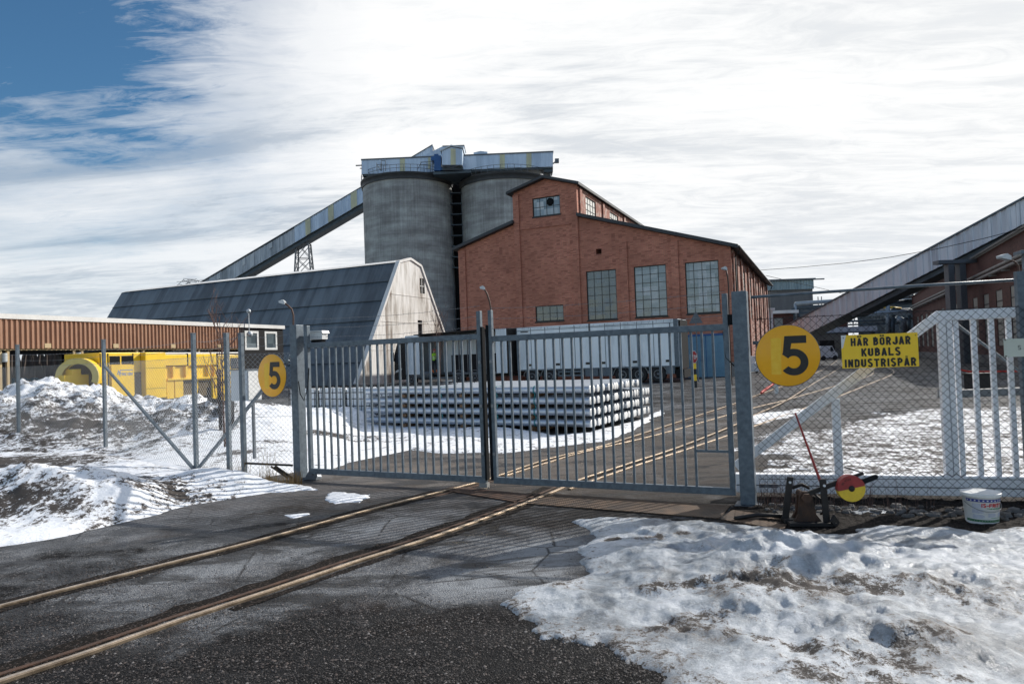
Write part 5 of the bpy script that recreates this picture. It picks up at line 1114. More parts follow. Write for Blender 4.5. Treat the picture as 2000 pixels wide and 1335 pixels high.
MB().box(xb1+.001,xd-.001,2.42,2.5,zf+.001,H2).build('far_side',M['trailer'],tk)
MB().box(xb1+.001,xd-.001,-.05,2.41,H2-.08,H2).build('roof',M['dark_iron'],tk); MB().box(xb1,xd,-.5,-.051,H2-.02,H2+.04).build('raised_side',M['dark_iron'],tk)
xx=L2(838)[0]; MB().box(xb1+.002,xb1+.06,.02,2.4,zf,H2-.1).build('bulkhead_lining',M['steel_grey'],tk)
zc0=L2(900,692)[1]
for i in range(6):
    a=L2(862)[0]+i*(xd-L2(862)[0])/6; b=a+(xd-L2(862)[0])/6-.08
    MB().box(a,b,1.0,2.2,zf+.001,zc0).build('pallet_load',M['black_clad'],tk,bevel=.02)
for i in (1,2,3,4):
    a=L2(862)[0]+i*(xd-L2(862)[0])/6-.04; MB().box(a-.03,a+.03,.93,1.0,zf,H2-.1).build('load_strut',M['steel_grey'],tk)
# cab
xc0=L2(780)[0]-.75; cab=[(xL-.08,.45),(xL-.08,3.3),(xL-.5,3.75),(xL-.95,3.5),(xc0+.05,2.4),(xc0-.0,1.2),(xc0+.05,.4)]
cb=MB().prism(cab,.05,2.45).build('cab',M['cab'],tk,bevel=.06)
MB().prism([(xL-.55,1.75),(xL-.55,2.55),(xc0+.30,2.45),(xc0+.22,1.75)],.035,.049).build('cab_window',M['dark_glass'],cb); MB().box(xc0-.05,xc0+.1,-.25,.0,1.9,2.6).build('mirror',M['cab'],cb)
mb=MB(); 
for k in range(5): mb.prism([(xc0+.15+k*.16,.98+k*.04),(xc0+.27+k*.16,1.0+k*.04),(xc0+.35+k*.16,1.18+k*.04),(xc0+.23+k*.16,1.16+k*.04)],.036,.049)
mb.build('cab_stripes',M['white_paint'],cb)
wheel(tk,L2(801)[0],.06); 
for px in (893,925,940): wheel(tk,L2(px)[0],.06)
MB().box(xL,xR,.5,2.0,.6,zf-.15).build('chassis',M['dark_iron'],tk)
mb=MB(); xa,xb=L2(840)[0],L2(882)[0]
for z in (.55,.85): mb.box(xa,xb,.0,.04,z-.06,z+.06)
mb.build('side_guard',M['galv'],tk)
xa,xb=L2(812)[0],L2(836)[0]; MB().lathe([(.3,0),(.33,.02),(.33,xb-xa-.02),(.3,xb-xa)],(xa,.35,.75),20,'x').build('fuel_tank',M['galv_dark'],tk)
# drawbar from truck to trailer
# ------------------------------------------------------------------ person on the truck bed (local to truck frame)
def person():
    X=L2(843,710)[0]; pw=F2.W(X,.28,zf)
    o=thing('person','worker in hi-vis yellow top, dark trousers and red cap reaching out on the truck bed','person',pw,KA)
    # skeleton faces +x (right), arm stretched to the right
    V=[(0,0,.93),(0,0,1.15),(.01,0,1.38),(.015,0,1.50),(.04,0,1.60),(.045,0,1.72),          #0-5 pelvis..head
       (0,-.19,1.42),(.20,-.20,1.28),(.42,-.16,1.40),(.50,-.15,1.42),                        #6-9 near arm reaching
       (0,.19,1.42),(.08,.22,1.16),(.28,.18,1.08),(.36,.17,1.10),                            #10-13 far arm
       (0,-.10,.90),(-.04,-.12,.50),(-.08,-.12,.10),(.06,-.12,.05),                          #14-17
       (0,.10,.90),(.10,.12,.50),(.12,.12,.10),(.26,.12,.05)]                                #18-21
    E=[(0,1),(1,2),(2,3),(3,4),(4,5),(2,6),(6,7),(7,8),(8,9),(2,10),(10,11),(11,12),(12,13),(0,14),(14,15),(15,16),(16,17),(0,18),(18,19),(19,20),(20,21)]
    Rd=[.15,.14,.15,.055,.085,.07,.075,.055,.042,.03,.075,.055,.042,.03,.10,.075,.055,.05,.10,.075,.055,.05]
    me=bpy.data.meshes.new('body'); me.from_pydata(V,E,[]); b=bpy.data.objects.new('body',me); col.objects.link(b); b.parent=o
    sk=b.modifiers.new('s','SKIN'); sv_=me.skin_vertices[0].data
    for i,r_ in enumerate(Rd): sv_[i].radius=(r_,r_*(.8 if i<3 else 1)); sv_[i].use_root=(i==0)
    b.modifiers.new('d','SUBSURF').levels=1; b.modifiers['d'].render_levels=1
    dg=bpy.context.evaluated_depsgraph_get(); m2=bpy.data.meshes.new_from_object(b.evaluated_get(dg)); b.modifiers.clear(); b.data=m2
    for k in ('skin','hivis','navy','orange'): m2.materials.append(M[k])
    for p in m2.polygons:
        c=p.center; p.material_index=0 if c.z>1.52 or (c.x>.43) or (c.y>.1 and c.x>.32) else (1 if c.z>.98 else (2 if c.z>.22 else 3)); p.use_smooth=True
    MB().ball((.055,0,1.735),.100,12,8,(1,.95,.75)).box(.08,.20,-.06,.06,1.715,1.73).build('cap',M['red_cap'],o)
    mb=MB(); 
    for z in (1.08,1.22): mb.lathe([(.158,z-.025),(.16,z+.025)],(0,0,0),20)
    mb.v=[(x,y*.98,z) for x,y,z in mb.v]; mb.build('reflective_band',M['silver_band'],o)
    for s,(hx,hy,hz) in enumerate(((.50,-.15,1.42),(.36,.17,1.10))):
        hm=MB(); hm.ball((hx+.03,hy,hz),.04,8,6,(1.2,.5,1))
        for k in range(4): hm.path([(hx+.06,hy,hz+.028-k*.018),(hx+.10-abs(k-1)*.006,hy-.004,hz+.026-k*.018),(hx+.125-abs(k-1)*.01,hy-.02,hz+.018-k*.018)],.009,5)
        hm.path([(hx+.02,hy,hz+.04),(hx+.05,hy-.015,hz+.065),(hx+.075,hy-.02,hz+.07)],.010,5); hm.build('hand',M['skin'],o)
    fm=MB(); fm.ball((.125,0,1.665),.016,6,5).ball((.118,-.03,1.69),.009,6,4).ball((.118,.03,1.69),.009,6,4).box(.112,.125,-.022,.022,1.628,1.634); fm.build('face',M['skin'],o)
person()
# ------------------------------------------------------------------ stacked aluminium logs
BA=math.atan2(-.51,.86); BO=gp(1153,838,.10); bf=Fr((BO[0],BO[1]),BA)   # origin: near right bottom corner of the pile; logs run to local -x
LOGL=6.85; RAD=.089; DZ=.262; Z0b=.135
ends=[]; y=RAD
for gsz in (2,3,4,4,4,4):
    for k in range(gsz): ends.append(y); y+=RAD*2+.004
    y+=.075
proto=None
lay=['bottom','second','third','top']
ordn=['front','second','third','fourth','fifth','sixth','seventh','eighth','ninth','tenth','eleventh','twelfth','thirteenth','fourteenth','fifteenth','sixteenth','seventeenth','eighteenth','nineteenth','twentieth','twenty-first','twenty-second','twenty-third','twenty-fourth','twenty-fifth','twenty-sixth','twenty-seventh','rearmost']
r=random.Random(3)
for L_ in range(4):
    for j,yy in enumerate(ends):
        if L_==3 and j>=19: continue
        jit=r.uniform(-.03,.03) if j>2 else 0
        if L_==3 and j in (17,18): jit-=.45
        w_=bf.W(jit,yy,Z0b+RAD+L_*DZ)
        lab='silver aluminium log in the %s layer of the stack, %s row from the gate'%(lay[L_],ordn[j] if j<len(ends)-1 else 'rearmost')
        if proto is None:
            proto=thing('aluminium_log',lab,'metal log',w_,BA,'aluminium logs stacked in the yard')
            MB().lathe([(RAD,0),(RAD,-LOGL)],(0,0,0),22,'x').build('shaft',M['alu'],proto)
            MB().lathe([(0,.001),(RAD-.004,.001),(RAD,-.004),(RAD,-.012)],(0,0,0),22,'x').build('sawn_end',M['alu_cut'],proto); MB().lathe([(RAD,-LOGL+.012),(RAD-.004,-LOGL),(0,-LOGL-.001)],(0,0,0),22,'x').build('sawn_end',M['alu_cut'],proto)
            o=proto
        else:
            o=copy_tree(proto,label=lab); o.location=tuple(w_)
pos_=[-LOGL+1.55,-LOGL*.515,-1.35-.25,-.75]
pn=['left end','middle','right of centre','right end']
for L_ in range(4):
    for k,px_ in enumerate((-LOGL+1.4,-LOGL*.52,-1.55)):
        w_=bf.W(px_,-.01,0); o=MB().box(-.05,.05,0,y-.1,Z0b-.075+L_*DZ if L_ else .0,Z0b-.003+L_*DZ).build('timber_spacer',M['timber'],loc=w_,ang=BA)
        tag(o,'brown timber spacer %s, %s'%(['under the bottom layer of logs','between the bottom and second log layers','between the second and third log layers','between the third and top log layers'][L_],['towards the left end','at the middle','towards the right end'][k]),'timber','timber spacers between the log layers')
for k,px_ in enumerate((-LOGL+1.25,-LOGL*.62,-LOGL*.37,-1.45)):
    w_=bf.W(px_,0,0); pts=[]
    for L_ in range(4):
        zc_=Z0b+RAD+L_*DZ
        for a in np.linspace(-.45*math.pi,.45*math.pi,7): pts.append((r.uniform(-.012,.012),RAD-math.cos(a)*(RAD+.006),zc_+math.sin(a)*(RAD+.006)))
    pts.append((0,.35,pts[-1][2]+.006))
    m_=MB()
    for a,b in zip(pts[:-1],pts[1:]): m_.beam(a,b,.006,.03,up=(1,0,0))
    o=m_.build('strap',M['teal'],loc=w_,ang=BA); tag(o,'teal plastic strap round the front of the log stack, '+['nearest the left end','second from the left','third from the left','nearest the sawn ends'][k],'strap','teal straps on the log stack')
# ------------------------------------------------------------------ caged liquid containers
IA=BA; q=at(690,755,20.5); IZ=q[2]
ib=Fr((q[0],q[1]),ANG)
def ibc():
    o=thing('caged_tank','','container',(0,0,0),ANG,'caged white containers left of the log stack')
    MB().box(.02,1.0,.02,1.18,.16,1.12).build('tank',M['plastic_white'],o,bevel=.05)
    mb=MB(); 
    for z in (.16,.37,.58,.79,.98,1.14):
        for (a,b) in (((0,0,z),(1.02,0,z)),((1.02,0,z),(1.02,1.2,z)),((1.02,1.2,z),(0,1.2,z)),((0,1.2,z),(0,0,z))): mb.tube(a,b,.011,6)
    for i in range(8): x=1.02*i/7; mb.tube((x,-.012,.14),(x,-.012,1.15),.009,5); mb.tube((x,1.212,.14),(x,1.212,1.15),.009,5)
    for i in range(1,8): yv=1.2*i/7.5; mb.tube((-.012,yv,.14),(-.012,yv,1.15),.009,5); mb.tube((1.032,yv,.14),(1.032,yv,1.15),.009,5)
    for a,b in (((0,.4,1.15),(1.02,.4,1.15)),((0,.8,1.15),(1.02,.8,1.15))): mb.tube(a,b,.012,5)
    mb.build('cage',M['wire_dark'],o)
    mb=MB()
    for x in (.0,.46,.92): mb.box(x,x+.10,0,1.2,0,.13)
    mb.build('pallet',M['dark_iron'],o); MB().lathe([(0,1.12),(.1,1.12),(.1,1.155),(0,1.155)],(.5,.6,0),16).build('cap',M['black_rubber'],o); return o
base=ibc(); n_=0
labs=['caged white container at the left end of its row beside the left gate post','caged white container second from the left gate post','caged white container in the middle of the row, behind the gate bars','caged white container with grey side plate, left of the log stack','caged white container nearest the log stack, front row','caged white container in the rear row, left one','caged white container in the rear row, middle one','caged white container in the rear row, right one against the barn gable']
for i,(dx,dy,dz) in enumerate([(-2.5,0,0),(-1.4,.05,0),(-.3,0,0),(.8,.1,0),(1.9,-.05,0),(.2,1.6,.0),(1.3,1.7,.0),(2.4,1.6,.02)]):
    o=base if i==0 else copy_tree(base)
    o['label']=labs[i]; w_=ib.W(dx,dy,IZ-1.15+dz); o.location=tuple(w_)
MB().box(.15,.95,-.03,-.015,.3,.8).build('side_plate',M['box_grey'],[o for o in bpy.data.objects if o.get('label')==labs[3]][0])
# ------------------------------------------------------------------ gates
GL=gp(590,936); GR=gp(1466,985); GA=math.atan2(GR[1]-GL[1],GR[0]-GL[0]); G=Fr((GL[0],GL[1]),GA); GD=math.hypot(GR[0]-GL[0],GR[1]-GL[1])
gx=lambda px,py=800: G.loc(px,py)[0]; gz=lambda px,py: G.loc(px,py)[1]
def gate_post(name,label,x,w_,h,dp=None):
    dp=dp or w_
    W_=G.W(x,0); o=thing(name,label,'gate post',W_,GA)
    MB().box(-w_/2,w_/2,-dp/2,dp/2,0.012,h).build('post',M['galv'],o,bevel=.006); MB().box(-w_/2-.06,w_/2+.06,-w_/2-.06,w_/2+.06,-.01,.011).build('foot_plate',M['galv_dark'],o)
    return o
hL=gz(590,634); hR=gz(1448,569)
pL=gate_post('gate_post','stout galvanised post at the left end of the gate, one side bright in the sun',gx(581,800)+.03,.135,hL,.17)
mb=MB(); mb.path([(.09,-.09,1.55),(.13,-.1,1.35),(.20,-.1,1.25),(.28,-.09,1.45),(.30,-.08,1.75)],.008,5); mb.build('cable',M['black_rubber'],pL)
mb=MB(); mb.box(.09,.36,-.06,.06,.015,.05).prism([(.12,.05),(.2,.16),(.3,.05)],-.03,.03).prism([(.26,.05),(.34,.12),(.36,.05)],-.05,-.02); mb.build('bottom_hinge',M['galv_dark'],pL)
MB().box(.05,.34,-.07,.07,2.26,2.42).box(.08,.30,-.05,.05,2.21,2.258).build('sensor_box',M['white_paint'],pL,bevel=.01) if 0 else None
pR=gate_post('gate_post','tall spangled galvanised post at the right of the gate beside the round yellow sign',gx(1449,800)+.03,.165,hR)
MB().box(-.14,-.084,-.04,.05,2.08,2.2).build('lock_keep',M['black_rubber'],pR)
mb=MB(); mb.path([(-.12,-.02,2.1),(-.2,-.02,2.0),(-.18,-.03,1.7),(-.09,-.03,1.6)],.007,5); mb.build('cable',M['black_rubber'],pR)
def leaf(name,label,xa,xb,free_right,ztop,nb,short=0,zstile_free=2.2,zstile_hinge=2.2):
    o=thing(name,label,'gate',G.W(xa,0),GA,'the two swing gate leaves'); Lw=xb-xa; zb_=.10; zt_=ztop
    MB().box(.0,Lw,-.03,.03,zb_,zb_+.085).build('frame_rail',M['galv'],o,bevel=.004); MB().box(0.052,Lw-.052,-.03,.03,zt_-.075,zt_).build('frame_rail',M['galv'],o,bevel=.004)
    MB().box(0,.052,-.034,.034,zb_+.086,zstile_hinge).build('stile',M['galv'],o,bevel=.004); MB().box(Lw-.06,Lw,-.034,.034,zb_+.086,zstile_free).build('stile',M['galv'],o,bevel=.004)
    for i in range(nb):
        x=.052+(Lw-.112)*(i+1)/(nb+1); z0=zb_+.083
        if short and i>=nb-short: z0=zb_+.52
        MB().box(x-.0135,x+.0135,-.0135,.0135,z0,zt_-.073).build('bar',M['galv'],o)
    if short:
        i=nb-short-1; x=.052+(Lw-.112)*(i+1)/(nb+1); MB().box(x+.014,Lw-.061,-.012,.012,zb_+.49,zb_+.52).build('bar',M['galv'],o)
    # barbed wire
    mb=MB(); r=random.Random(int(xa*10)+3)
    for k,zz in enumerate((.10,.24,.38)):
        z=zt_+zz*1.0; pts=[]; n_=24
        for i in range(n_+1): t=i/n_; pts.append((.02+t*(Lw-.04),.0,z-.035*math.sin(math.pi*t)+r.uniform(-.004,.004)))
        mb.path(pts,.0022,4)
        for i in range(int(Lw/.09)):
            x=.05+i*.09; t=x/Lw; zz_=z-.035*math.sin(math.pi*t); a=r.uniform(0,3); mb.tube((x-.004,-.012*math.cos(a),zz_-.014*math.sin(a)-.004),(x+.004,.012*math.cos(a),zz_+.014*math.sin(a)+.004),.0018,3)
    mb.build('barbed_wire',M['steel_grey'],o); return o
xa1=gx(600,800)+.02; xb1=gx(946,800); xa2=gx(961,800)-.0; xb2=gx(1430,800)
zt1=gz(640,668); zt2=gz(1400,633)
zs=gz(940,607)
g1=leaf('gate_leaf','left swing gate leaf of grey upright bars, hinged on the left post',xa1,xb1,True,zt1,22,0,zs,hL-.02)
g2=leaf('gate_leaf','right swing gate leaf of grey upright bars with two short bars near its free corner',xa2,xb2,False,zt2,23,2,gz(1417,573),zs)
# rubber edge strips and bolts where the leaves meet
MB().box(xb1-xa1+.001,xb1-xa1+.030,-.05,.04,.14,zs-.22).build('rubber_edge',M['black_rubber'],g1,bevel=.006)
MB().box(-.034,-.001,-.05,.04,.14,zs-.20).build('rubber_edge',M['black_rubber'],g2,bevel=.006)
for o,x in ((g1,xb1-xa1-.03),(g2,.026)):
    for z in (.5,1.15,1.75): MB().box(x-.018,x+.018,-.045,-.034,z-.02,z+.02).build('bolt_plate',M['steel_grey'],o)
MB().box(xb1-xa1-.10,xb1-xa1+.02,-.04,.04,.04,.099).build('drop_foot',M['concrete'],g1)
# white sensor box beside left gate post
w_=at(622,657,gp(590,936)[1]+.05); sb=thing('sensor_box','small white sensor box on the top corner of the left gate leaf','box',(w_[0],w_[1],w_[2]),GA)
MB().box(-.13,.13,-.07,.07,-.05,.07).prism([(-.15,.071),(.13,.071),(.16,.04),(.14,.09),(-.15,.095)],-.08,.08).build('body',M['white_paint'],sb,bevel=.008); MB().box(-.11,.10,-.05,.05,-.09,-.051).build('bracket',M['black_rubber'],sb)
# ------------------------------------------------------------------ chain link fences
def chain(W,H,z0,cell,r_,seed=1,wav=.003):
    """diamond mesh in the local xz plane"""
    mb=MB(); rr=random.Random(seed); s=cell
    n_=int((W+H)/s)+2
    for dirn in (1,-1):
        for i in range(-1,n_):
            c=i*s
            # line x = c -/+ (z)
            if dirn==1: x0=c-H; 
            else: x0=c
            pts=[]
            # param z from 0..H ; x = x0+z (dir1) or x0 - z (dir -1)
            za=0;zb=H
            if dirn==1: za=max(0,-x0); zb=min(H,W-x0)
            else: za=max(0,x0-W); zb=min(H,x0)
            if zb-za<.02: continue
            X=lambda z:(x0+z) if dirn==1 else (x0-z)
            k=max(1,int((zb-za)/.35)); P_=[(X(za+(zb-za)*j/k)+(rr.uniform(-wav,wav)),dirn*.002+.012*math.sin(3.1*X(za+(zb-za)*j/k)+seed),z0+za+(zb-za)*j/k) for j in range(k+1)]
            mb.path(P_,r_,3)
    return mb
# left fence: posts and bays
FPs=[(gp(38,884,.0),at(38,674,gp(38,884,0.)[1])[2])]
posts=[((38,884),674),((207,888),664),((384,920),652),((449,930),652),((478,938),652)]
PP=[]
for (px,py),pt in posts:
    q=gp(px,py); zt_=at(px-5 if px>300 else px,pt,q[1])[2]; PP.append((q,zt_))
d0=PP[0][0]-PP[1][0]; q=PP[0][0]+np.array([-2.9,1.2,0]); PP.insert(0,(q,2.5)); PP.insert(0,(q+np.array([-3.,1.,0]),2.5))
lf=thing('chain_link_fence','left chain-link fence with galvanised posts in front of the dirty snow bank','fence',(GL[0],GL[1],0))
O=np.array([GL[0],GL[1],0])
ends_=PP+[((G.W(gx(577)-.04,0)),hL)]
for i,(q,zt_) in enumerate(PP):
    p=q-O; o=MB().box(-.033,.033,-.033,.033,-.05,zt_).build('post',M['galv'],lf,bevel=.004); o.location=tuple(p); o.rotation_euler.z=GA if i>4 else -.6
    MB().box(-.036,.036,-.036,.036,zt_,zt_+.02).build('cap',M['galv_dark'],o)
for i in range(len(ends_)-1):
    a=ends_[i][0];b=ends_[i+1][0]; d=b-a; Wd=math.hypot(d[0],d[1]); ang=math.atan2(d[1],d[0])
    o=chain(Wd,1.98,.03,.078,.0022,i+1).build('mesh_panel',M['galv_mesh'],lf,fixn=False); o.location=tuple(a-O); o.rotation_euler.z=ang
    mb=MB(); r=random.Random(i)
    for z in (2.0,2.16,2.30):
        P_=[(Wd*t,-.03,z-.04*math.sin(math.pi*t)*(1 if z>2.05 else 0)) for t in np.linspace(0,1,12)]; mb.path(P_,.0022,4)
        if z>2.05:
            for k in range(int(Wd/.11)):
                x=.05+k*.11; zz_=z-.04*math.sin(math.pi*x/Wd); a_=r.uniform(0,3); mb.tube((x-.005,-.03-.012*math.cos(a_),zz_-.013),(x+.005,-.03+.012*math.cos(a_),zz_+.013),.002,3)
    for z in (.06,1.0): mb.tube((0,-.015,z),(Wd,-.015,z),.0022,4)
    o=mb.build('barbed_wire',M['steel_grey'],lf); o.location=tuple(a-O); o.rotation_euler.z=ang
# braces
i3=4
mb=MB(); a=PP[3][0]-O; b=PP[4][0]-O; mb.beam((a[0]+.03,a[1]-.04,1.95),(b[0]-.03,b[1]-.04,.05),.045,.045); 
c=G.W(gx(577)-.06,0)-O; mb.beam((b[0]+.05,b[1]-.06,.05),(c[0],c[1]-.02,1.95),.045,.045)
mb.build('brace',M['galv'],lf)
mb=MB(); p=PP[6][0]-O; mb.beam((p[0],p[1]-.02,.28),(c[0]-.02,c[1],.22),.03,.03); mb.beam((c[0]-.30,c[1]-.02,.22),(c[0]-.03,c[1],.02),.035,.035); mb.beam((c[0]-.36,c[1]-.02,.22),(c[0]-.10,c[1],.02),.025,.025); mb.build('bottom_brace',M['dark_iron'],lf)
# right fence
FR0=np.array([GR[0]+.09,GR[1]-.06,0]); FR1=gp(2000,998); d=FR1-FR0; FA=math.atan2(d[1],d[0]); FR=Fr((FR0[0],FR0[1]),FA)
FW=math.hypot(d[0],d[1])+1.6
rfn=thing('chain_link_fence','right chain-link fence of dark wire mesh carrying the yellow signs','fence',FR0,FA)
ztm=FR.loc(1700,606)[1]
chain(FW,2.14,.0,.085,.0023,21,.0035).build('mesh_panel',M['wire_dark'],rfn,fixn=False)
mb=MB(); mb.tube((0,.02,2.13),(FW,.02,2.13),.0035,4); mb.tube((0,.02,.30),(FW,.02,.34),.003,4)
P_=[(1.05+i*.045,.02+.01*(i%2),.385-.012*i*.1+(.016 if i%2 else -.012)) for i in range(24)]; mb.path(P_,.004,4); mb.tube((.9,.02,.44),(1.06,.02,.39),.007,4)
for k in range(16): mb.tube((.1+k*.3,.02,2.12),(.1+k*.3,.02,2.12+.03),.003,3)
mb.build('tension_wire',M['dark_iron'],rfn)
o=MB().box(FW-1.55,FW-1.47,.0,.08,0,2.5).build('post',M['galv'],rfn)
mb=MB(); mb.box(-.0,.28,.03,.06,1.84,1.88); mb.box(-.0,.20,.03,.06,.20,.24); mb.build('bracket',M['galv_dark'],rfn)
# far tall galvanised guide post + overhead guide pipe
xg,_=FR.loc(1994,700); o=thing('guide_post','tall square galvanised guide post at the right edge beside the white gate','post',FR.W(xg+.27,.35),FA)
zg=FR.loc(1990,528)[1]
MB().box(-.06,.07,-.06,.06,0,zg+.2).box(-.12,.12,-.1,.1,zg+.2,zg+.24).build('post',M['galv'],o,bevel=.004)
a=FR.W(.0,.02); za_=FR.loc(1468,580)[1]; b=FR.W(xg+.1,.25); zb2=FR.loc(1985,543)[1]
o=thing('guide_pipe','long thin grey steel pipe running overhead from the right gate post to the guide post','pipe',(a[0],a[1],0)); MB().path([(0,0,za_),((b[0]-a[0])*.3,(b[1]-a[1])*.3,za_+(zb2-za_)*.30+.004),((b[0]-a[0])*.65,(b[1]-a[1])*.65,za_+(zb2-za_)*.66+.006),(b[0]-a[0],b[1]-a[1],zb2)],.017,8).build('pipe',M['galv'],o)
# ------------------------------------------------------------------ white sliding gate behind the right fence
SG=Fr(tuple(FR.W(0,.42)[:2]),FA); s_=lambda px,py:SG.loc(px,py)
sg=thing('sliding_gate','white aluminium sliding gate with thick bottom beam and upright bars behind the right fence','gate',SG.o,FA)
zt_=.30; zbm=.055; xe_=xg+.6
def sbx(x0,x1,z0,z1,y0=0,y1=.06,name='bar',bev=.004,mat='white_alu'): return MB().box(x0,x1,y0,y1,z0,z1).build(name,M[mat],sg,bevel=bev)
x0,_=s_(1470,940); zA=s_(1560,926)[1]; zB=s_(1560,963)[1]
sbx(-.24,xe_,zB,zA,-.01,.13,'bottom_beam',.01)
MB().box(-.24,xe_,-.016,-.0101,zB+.09,zB+.10).build('beam_groove',M['galv_dark'],sg)
xp,zp=s_(1829,606); xq=s_(1868,900)[0]
xpb=s_(1846,930)[0]; wpost=(s_(1859,760)[0]-s_(1832,760)[0])
sbx(xp+.01,xp+.01+wpost,zA+.001,zp-.12,-.01,.09,'main_post',.008); MB().box(xp+.01+wpost*.52,xp+.01+wpost*.56,-.013,-.0101,zA,zp-.13).build('post_groove',M['galv_dark'],sg)
xr_=s_(1994,600)[0]; sbx(xp+.01,xr_+.3,zp-.119,zp,-.01,.09,'top_beam',.008)
for px in (1873,1908,1943,1977):
    x=s_(px,700)[0]; w2=.052; sbx(x-w2/2-.01,x+w2/2-.01,zA+.001,zp-.12,.01,.06)
x1v,z1v=s_(1632,775); sbx(x1v-.045,x1v+.045,zA+.001,z1v-.02,.0,.06,'strut')
xa_,za2=s_(1478,882); xb_,zb3=s_(1836,611); mb=MB(); mb.beam((xa_-.25,.035,za2-.18),(xb_,.035,zb3-.02),.05,.105,up=(0,0,1)); mb.build('diagonal_brace',M['white_alu'],sg)
mb=MB(); xa_,za2=s_(1855,618); xb_,zb3=s_(2003,728); mb.tube((xa_,.10,za2),(xb_,.10,zb3),.016,6); mb.build('tie_rod',M['galv'],sg)
# cream sign on the fence at the right edge, partly out of the frame
# ------------------------------------------------------------------ signs
def disc_sign(name,label,c,ang,rr_,size):
    o=thing(name,label,'sign',c,ang)
    MB().lathe([(0,-.003),(rr_-.004,-.003),(rr_,0),(rr_,.003),(0,.003)],(0,0,0),64,'y').build('plate',M['sign_yellow'],o); MB().lathe([(rr_-.002,.0031),(rr_+.006,.0031),(rr_+.006,.012),(rr_-.002,.012)],(0,0,0),64,'y').build('rim',M['galv_dark'],o)
    # numeral 5
    s=size; mb=MB(); T=lambda x,z:(x*s,z*s)
    mb.prism([T(-.22,.5),T(.30,.5),T(.30,.31),T(-.06,.31),T(-.10,.10),T(-.28,.02)],-.0065,-.004)
    A0,A1=math.radians(142),math.radians(-142); n_=30; cx5,cz5=-.02,-.17; ro,ri=.35,.165; mbp=[]
    A=np.linspace(A0,A1,n_); outp=[(cx5+ro*math.cos(a),cz5+ro*math.sin(a)*.97) for a in A]; inp=[(cx5+ri*math.cos(a),cz5+ri*math.sin(a)*.97) for a in A[::-1]]
    mb.prism([T(*p) for p in outp+inp],-.0068,-.0042); mb=shift(mb,rr_*.20,0,0); mb.build('numeral',M['black_paint'],o)
    x=-rr_*.36; w2=rr_*.17; h2=rr_*.60; MB().prism([(x-w2,-h2),(x+w2*.8,-h2*1.03),(x+w2,h2*.92),(x+w2*.5,h2),(x-w2*.9,h2*.97)],-.0045,-.0032).build('tape_patch',M['patch_yellow'],o)
    return o
cR=FR.loc(1537,694); c_=FR.W(cR[0],-.075,cR[1]); SR=disc_sign('round_sign','large round orange-yellow sign with black 5 on the right fence',c_,FA*.75,.342,.44)
cw=at(531,733,10.35); a_=GA; SL=disc_sign('round_sign','smaller round orange-yellow sign with black 5 left of the gate',cw,GA-.12,.322,.41)
for s_off in (-.12,.12): pass
MB().beam((.0,.02,-.05),(.33,.06,.22),.03,.03).build('bracket',M['galv'],SL)
a1=FR.loc(1641,655); a2=FR.loc(1790,648); b1=FR.loc(1645,719); b2=FR.loc(1793,712)
o=thing('text_sign','yellow rectangular sign HÄR BÖRJAR KUBALS INDUSTRISPÅR on the right fence','sign',FR.W((a1[0]+a2[0])/2,-.03,(a1[1]+b1[1])/2),FA)
ww_=(a2[0]-a1[0]); hh_=(a1[1]-b1[1]); tilt=.0
pl_=MB().box(-ww_/2,ww_/2,-.003,.0,-hh_/2,hh_/2).build('plate',M['sign_lemon'],o)
MB().prism([(-ww_/2,hh_/2),(-ww_/2+ww_*.07,hh_/2),(-ww_/2+ww_*.02,hh_*.12),(-ww_/2,hh_*.10)],-.0042,-.0031).build('worn_corner',M['white_paint'],o)
for i,(tx,sx_) in enumerate((('HÄR BÖRJAR',.80),('KUBALS',.80),('INDUSTRISPÅR',.80))):
    t=block_text(tx,hh_*.24,.58,.225,.15); w0=max(v[0] for v in t.v)-min(v[0] for v in t.v); tw_=[.78,.51,.93][i]*ww_; cx0=(max(v[0] for v in t.v)+min(v[0] for v in t.v))/2; t.v=[((v[0]-cx0)*tw_/w0,v[1],v[2]) for v in t.v]
    shift(t,.012 if i<2 else .0,-.0042,hh_*(.285-.32*i)-.0); t.build('lettering',M['black_paint'],o)
for x in (-.47,.47): MB().tube((x*ww_,-.006,hh_*.42),(x*ww_,.03,hh_*.42),.006,6).build('screw',M['rust_plate'],o)
a1=FR.loc(1957,662); b1=FR.loc(1960,697)
o=thing('enamel_sign','pale cream sign with small black capitals at the right edge of the fence','sign',FR.W(a1[0]+.21,-.03,(a1[1]+b1[1])/2),FA)
MB().box(-.21,.40,-.003,0,-(a1[1]-b1[1])/2,(a1[1]-b1[1])/2).build('plate',M['cream_sign'],o)
t=block_text('SAN',.045,.66,.15,.50,align='LEFT'); shift(t,-.21+.125,-.0036,0).build('lettering',M['black_paint'],o)
for x,z in ((-.195,.085),(-.195,-.085)): MB().tube((x,-.007,z),(x,.03,z),.008,6).build('screw',M['rust_plate'],o)
# electrical cabinet on the left fence
c=at(480,752,11.75); ca=Fr((c[0],c[1]),R(-42))
zc_=c[2]; o=thing('cabinet','grey metal cabinet fixed behind the left fence posts, white side facing the gate','cabinet',(c[0],c[1],zc_),GA)
MB().box(-.19,.19,-.15,.17,-.26,.26).build('housing',M['box_grey'],o,bevel=.008); MB().box(-.21,.21,-.17,.19,.261,.28).build('lid',M['galv_dark'],o); MB().box(.191,.206,-.13,.15,-.24,.24).build('door',M['white_paint'],o); MB().box(-.16,-.12,.0,.04,-1.25,-.261).build('leg',M['galv_dark'],o); MB().box(.12,.16,.0,.04,-1.25,-.261).build('leg',M['galv_dark'],o)
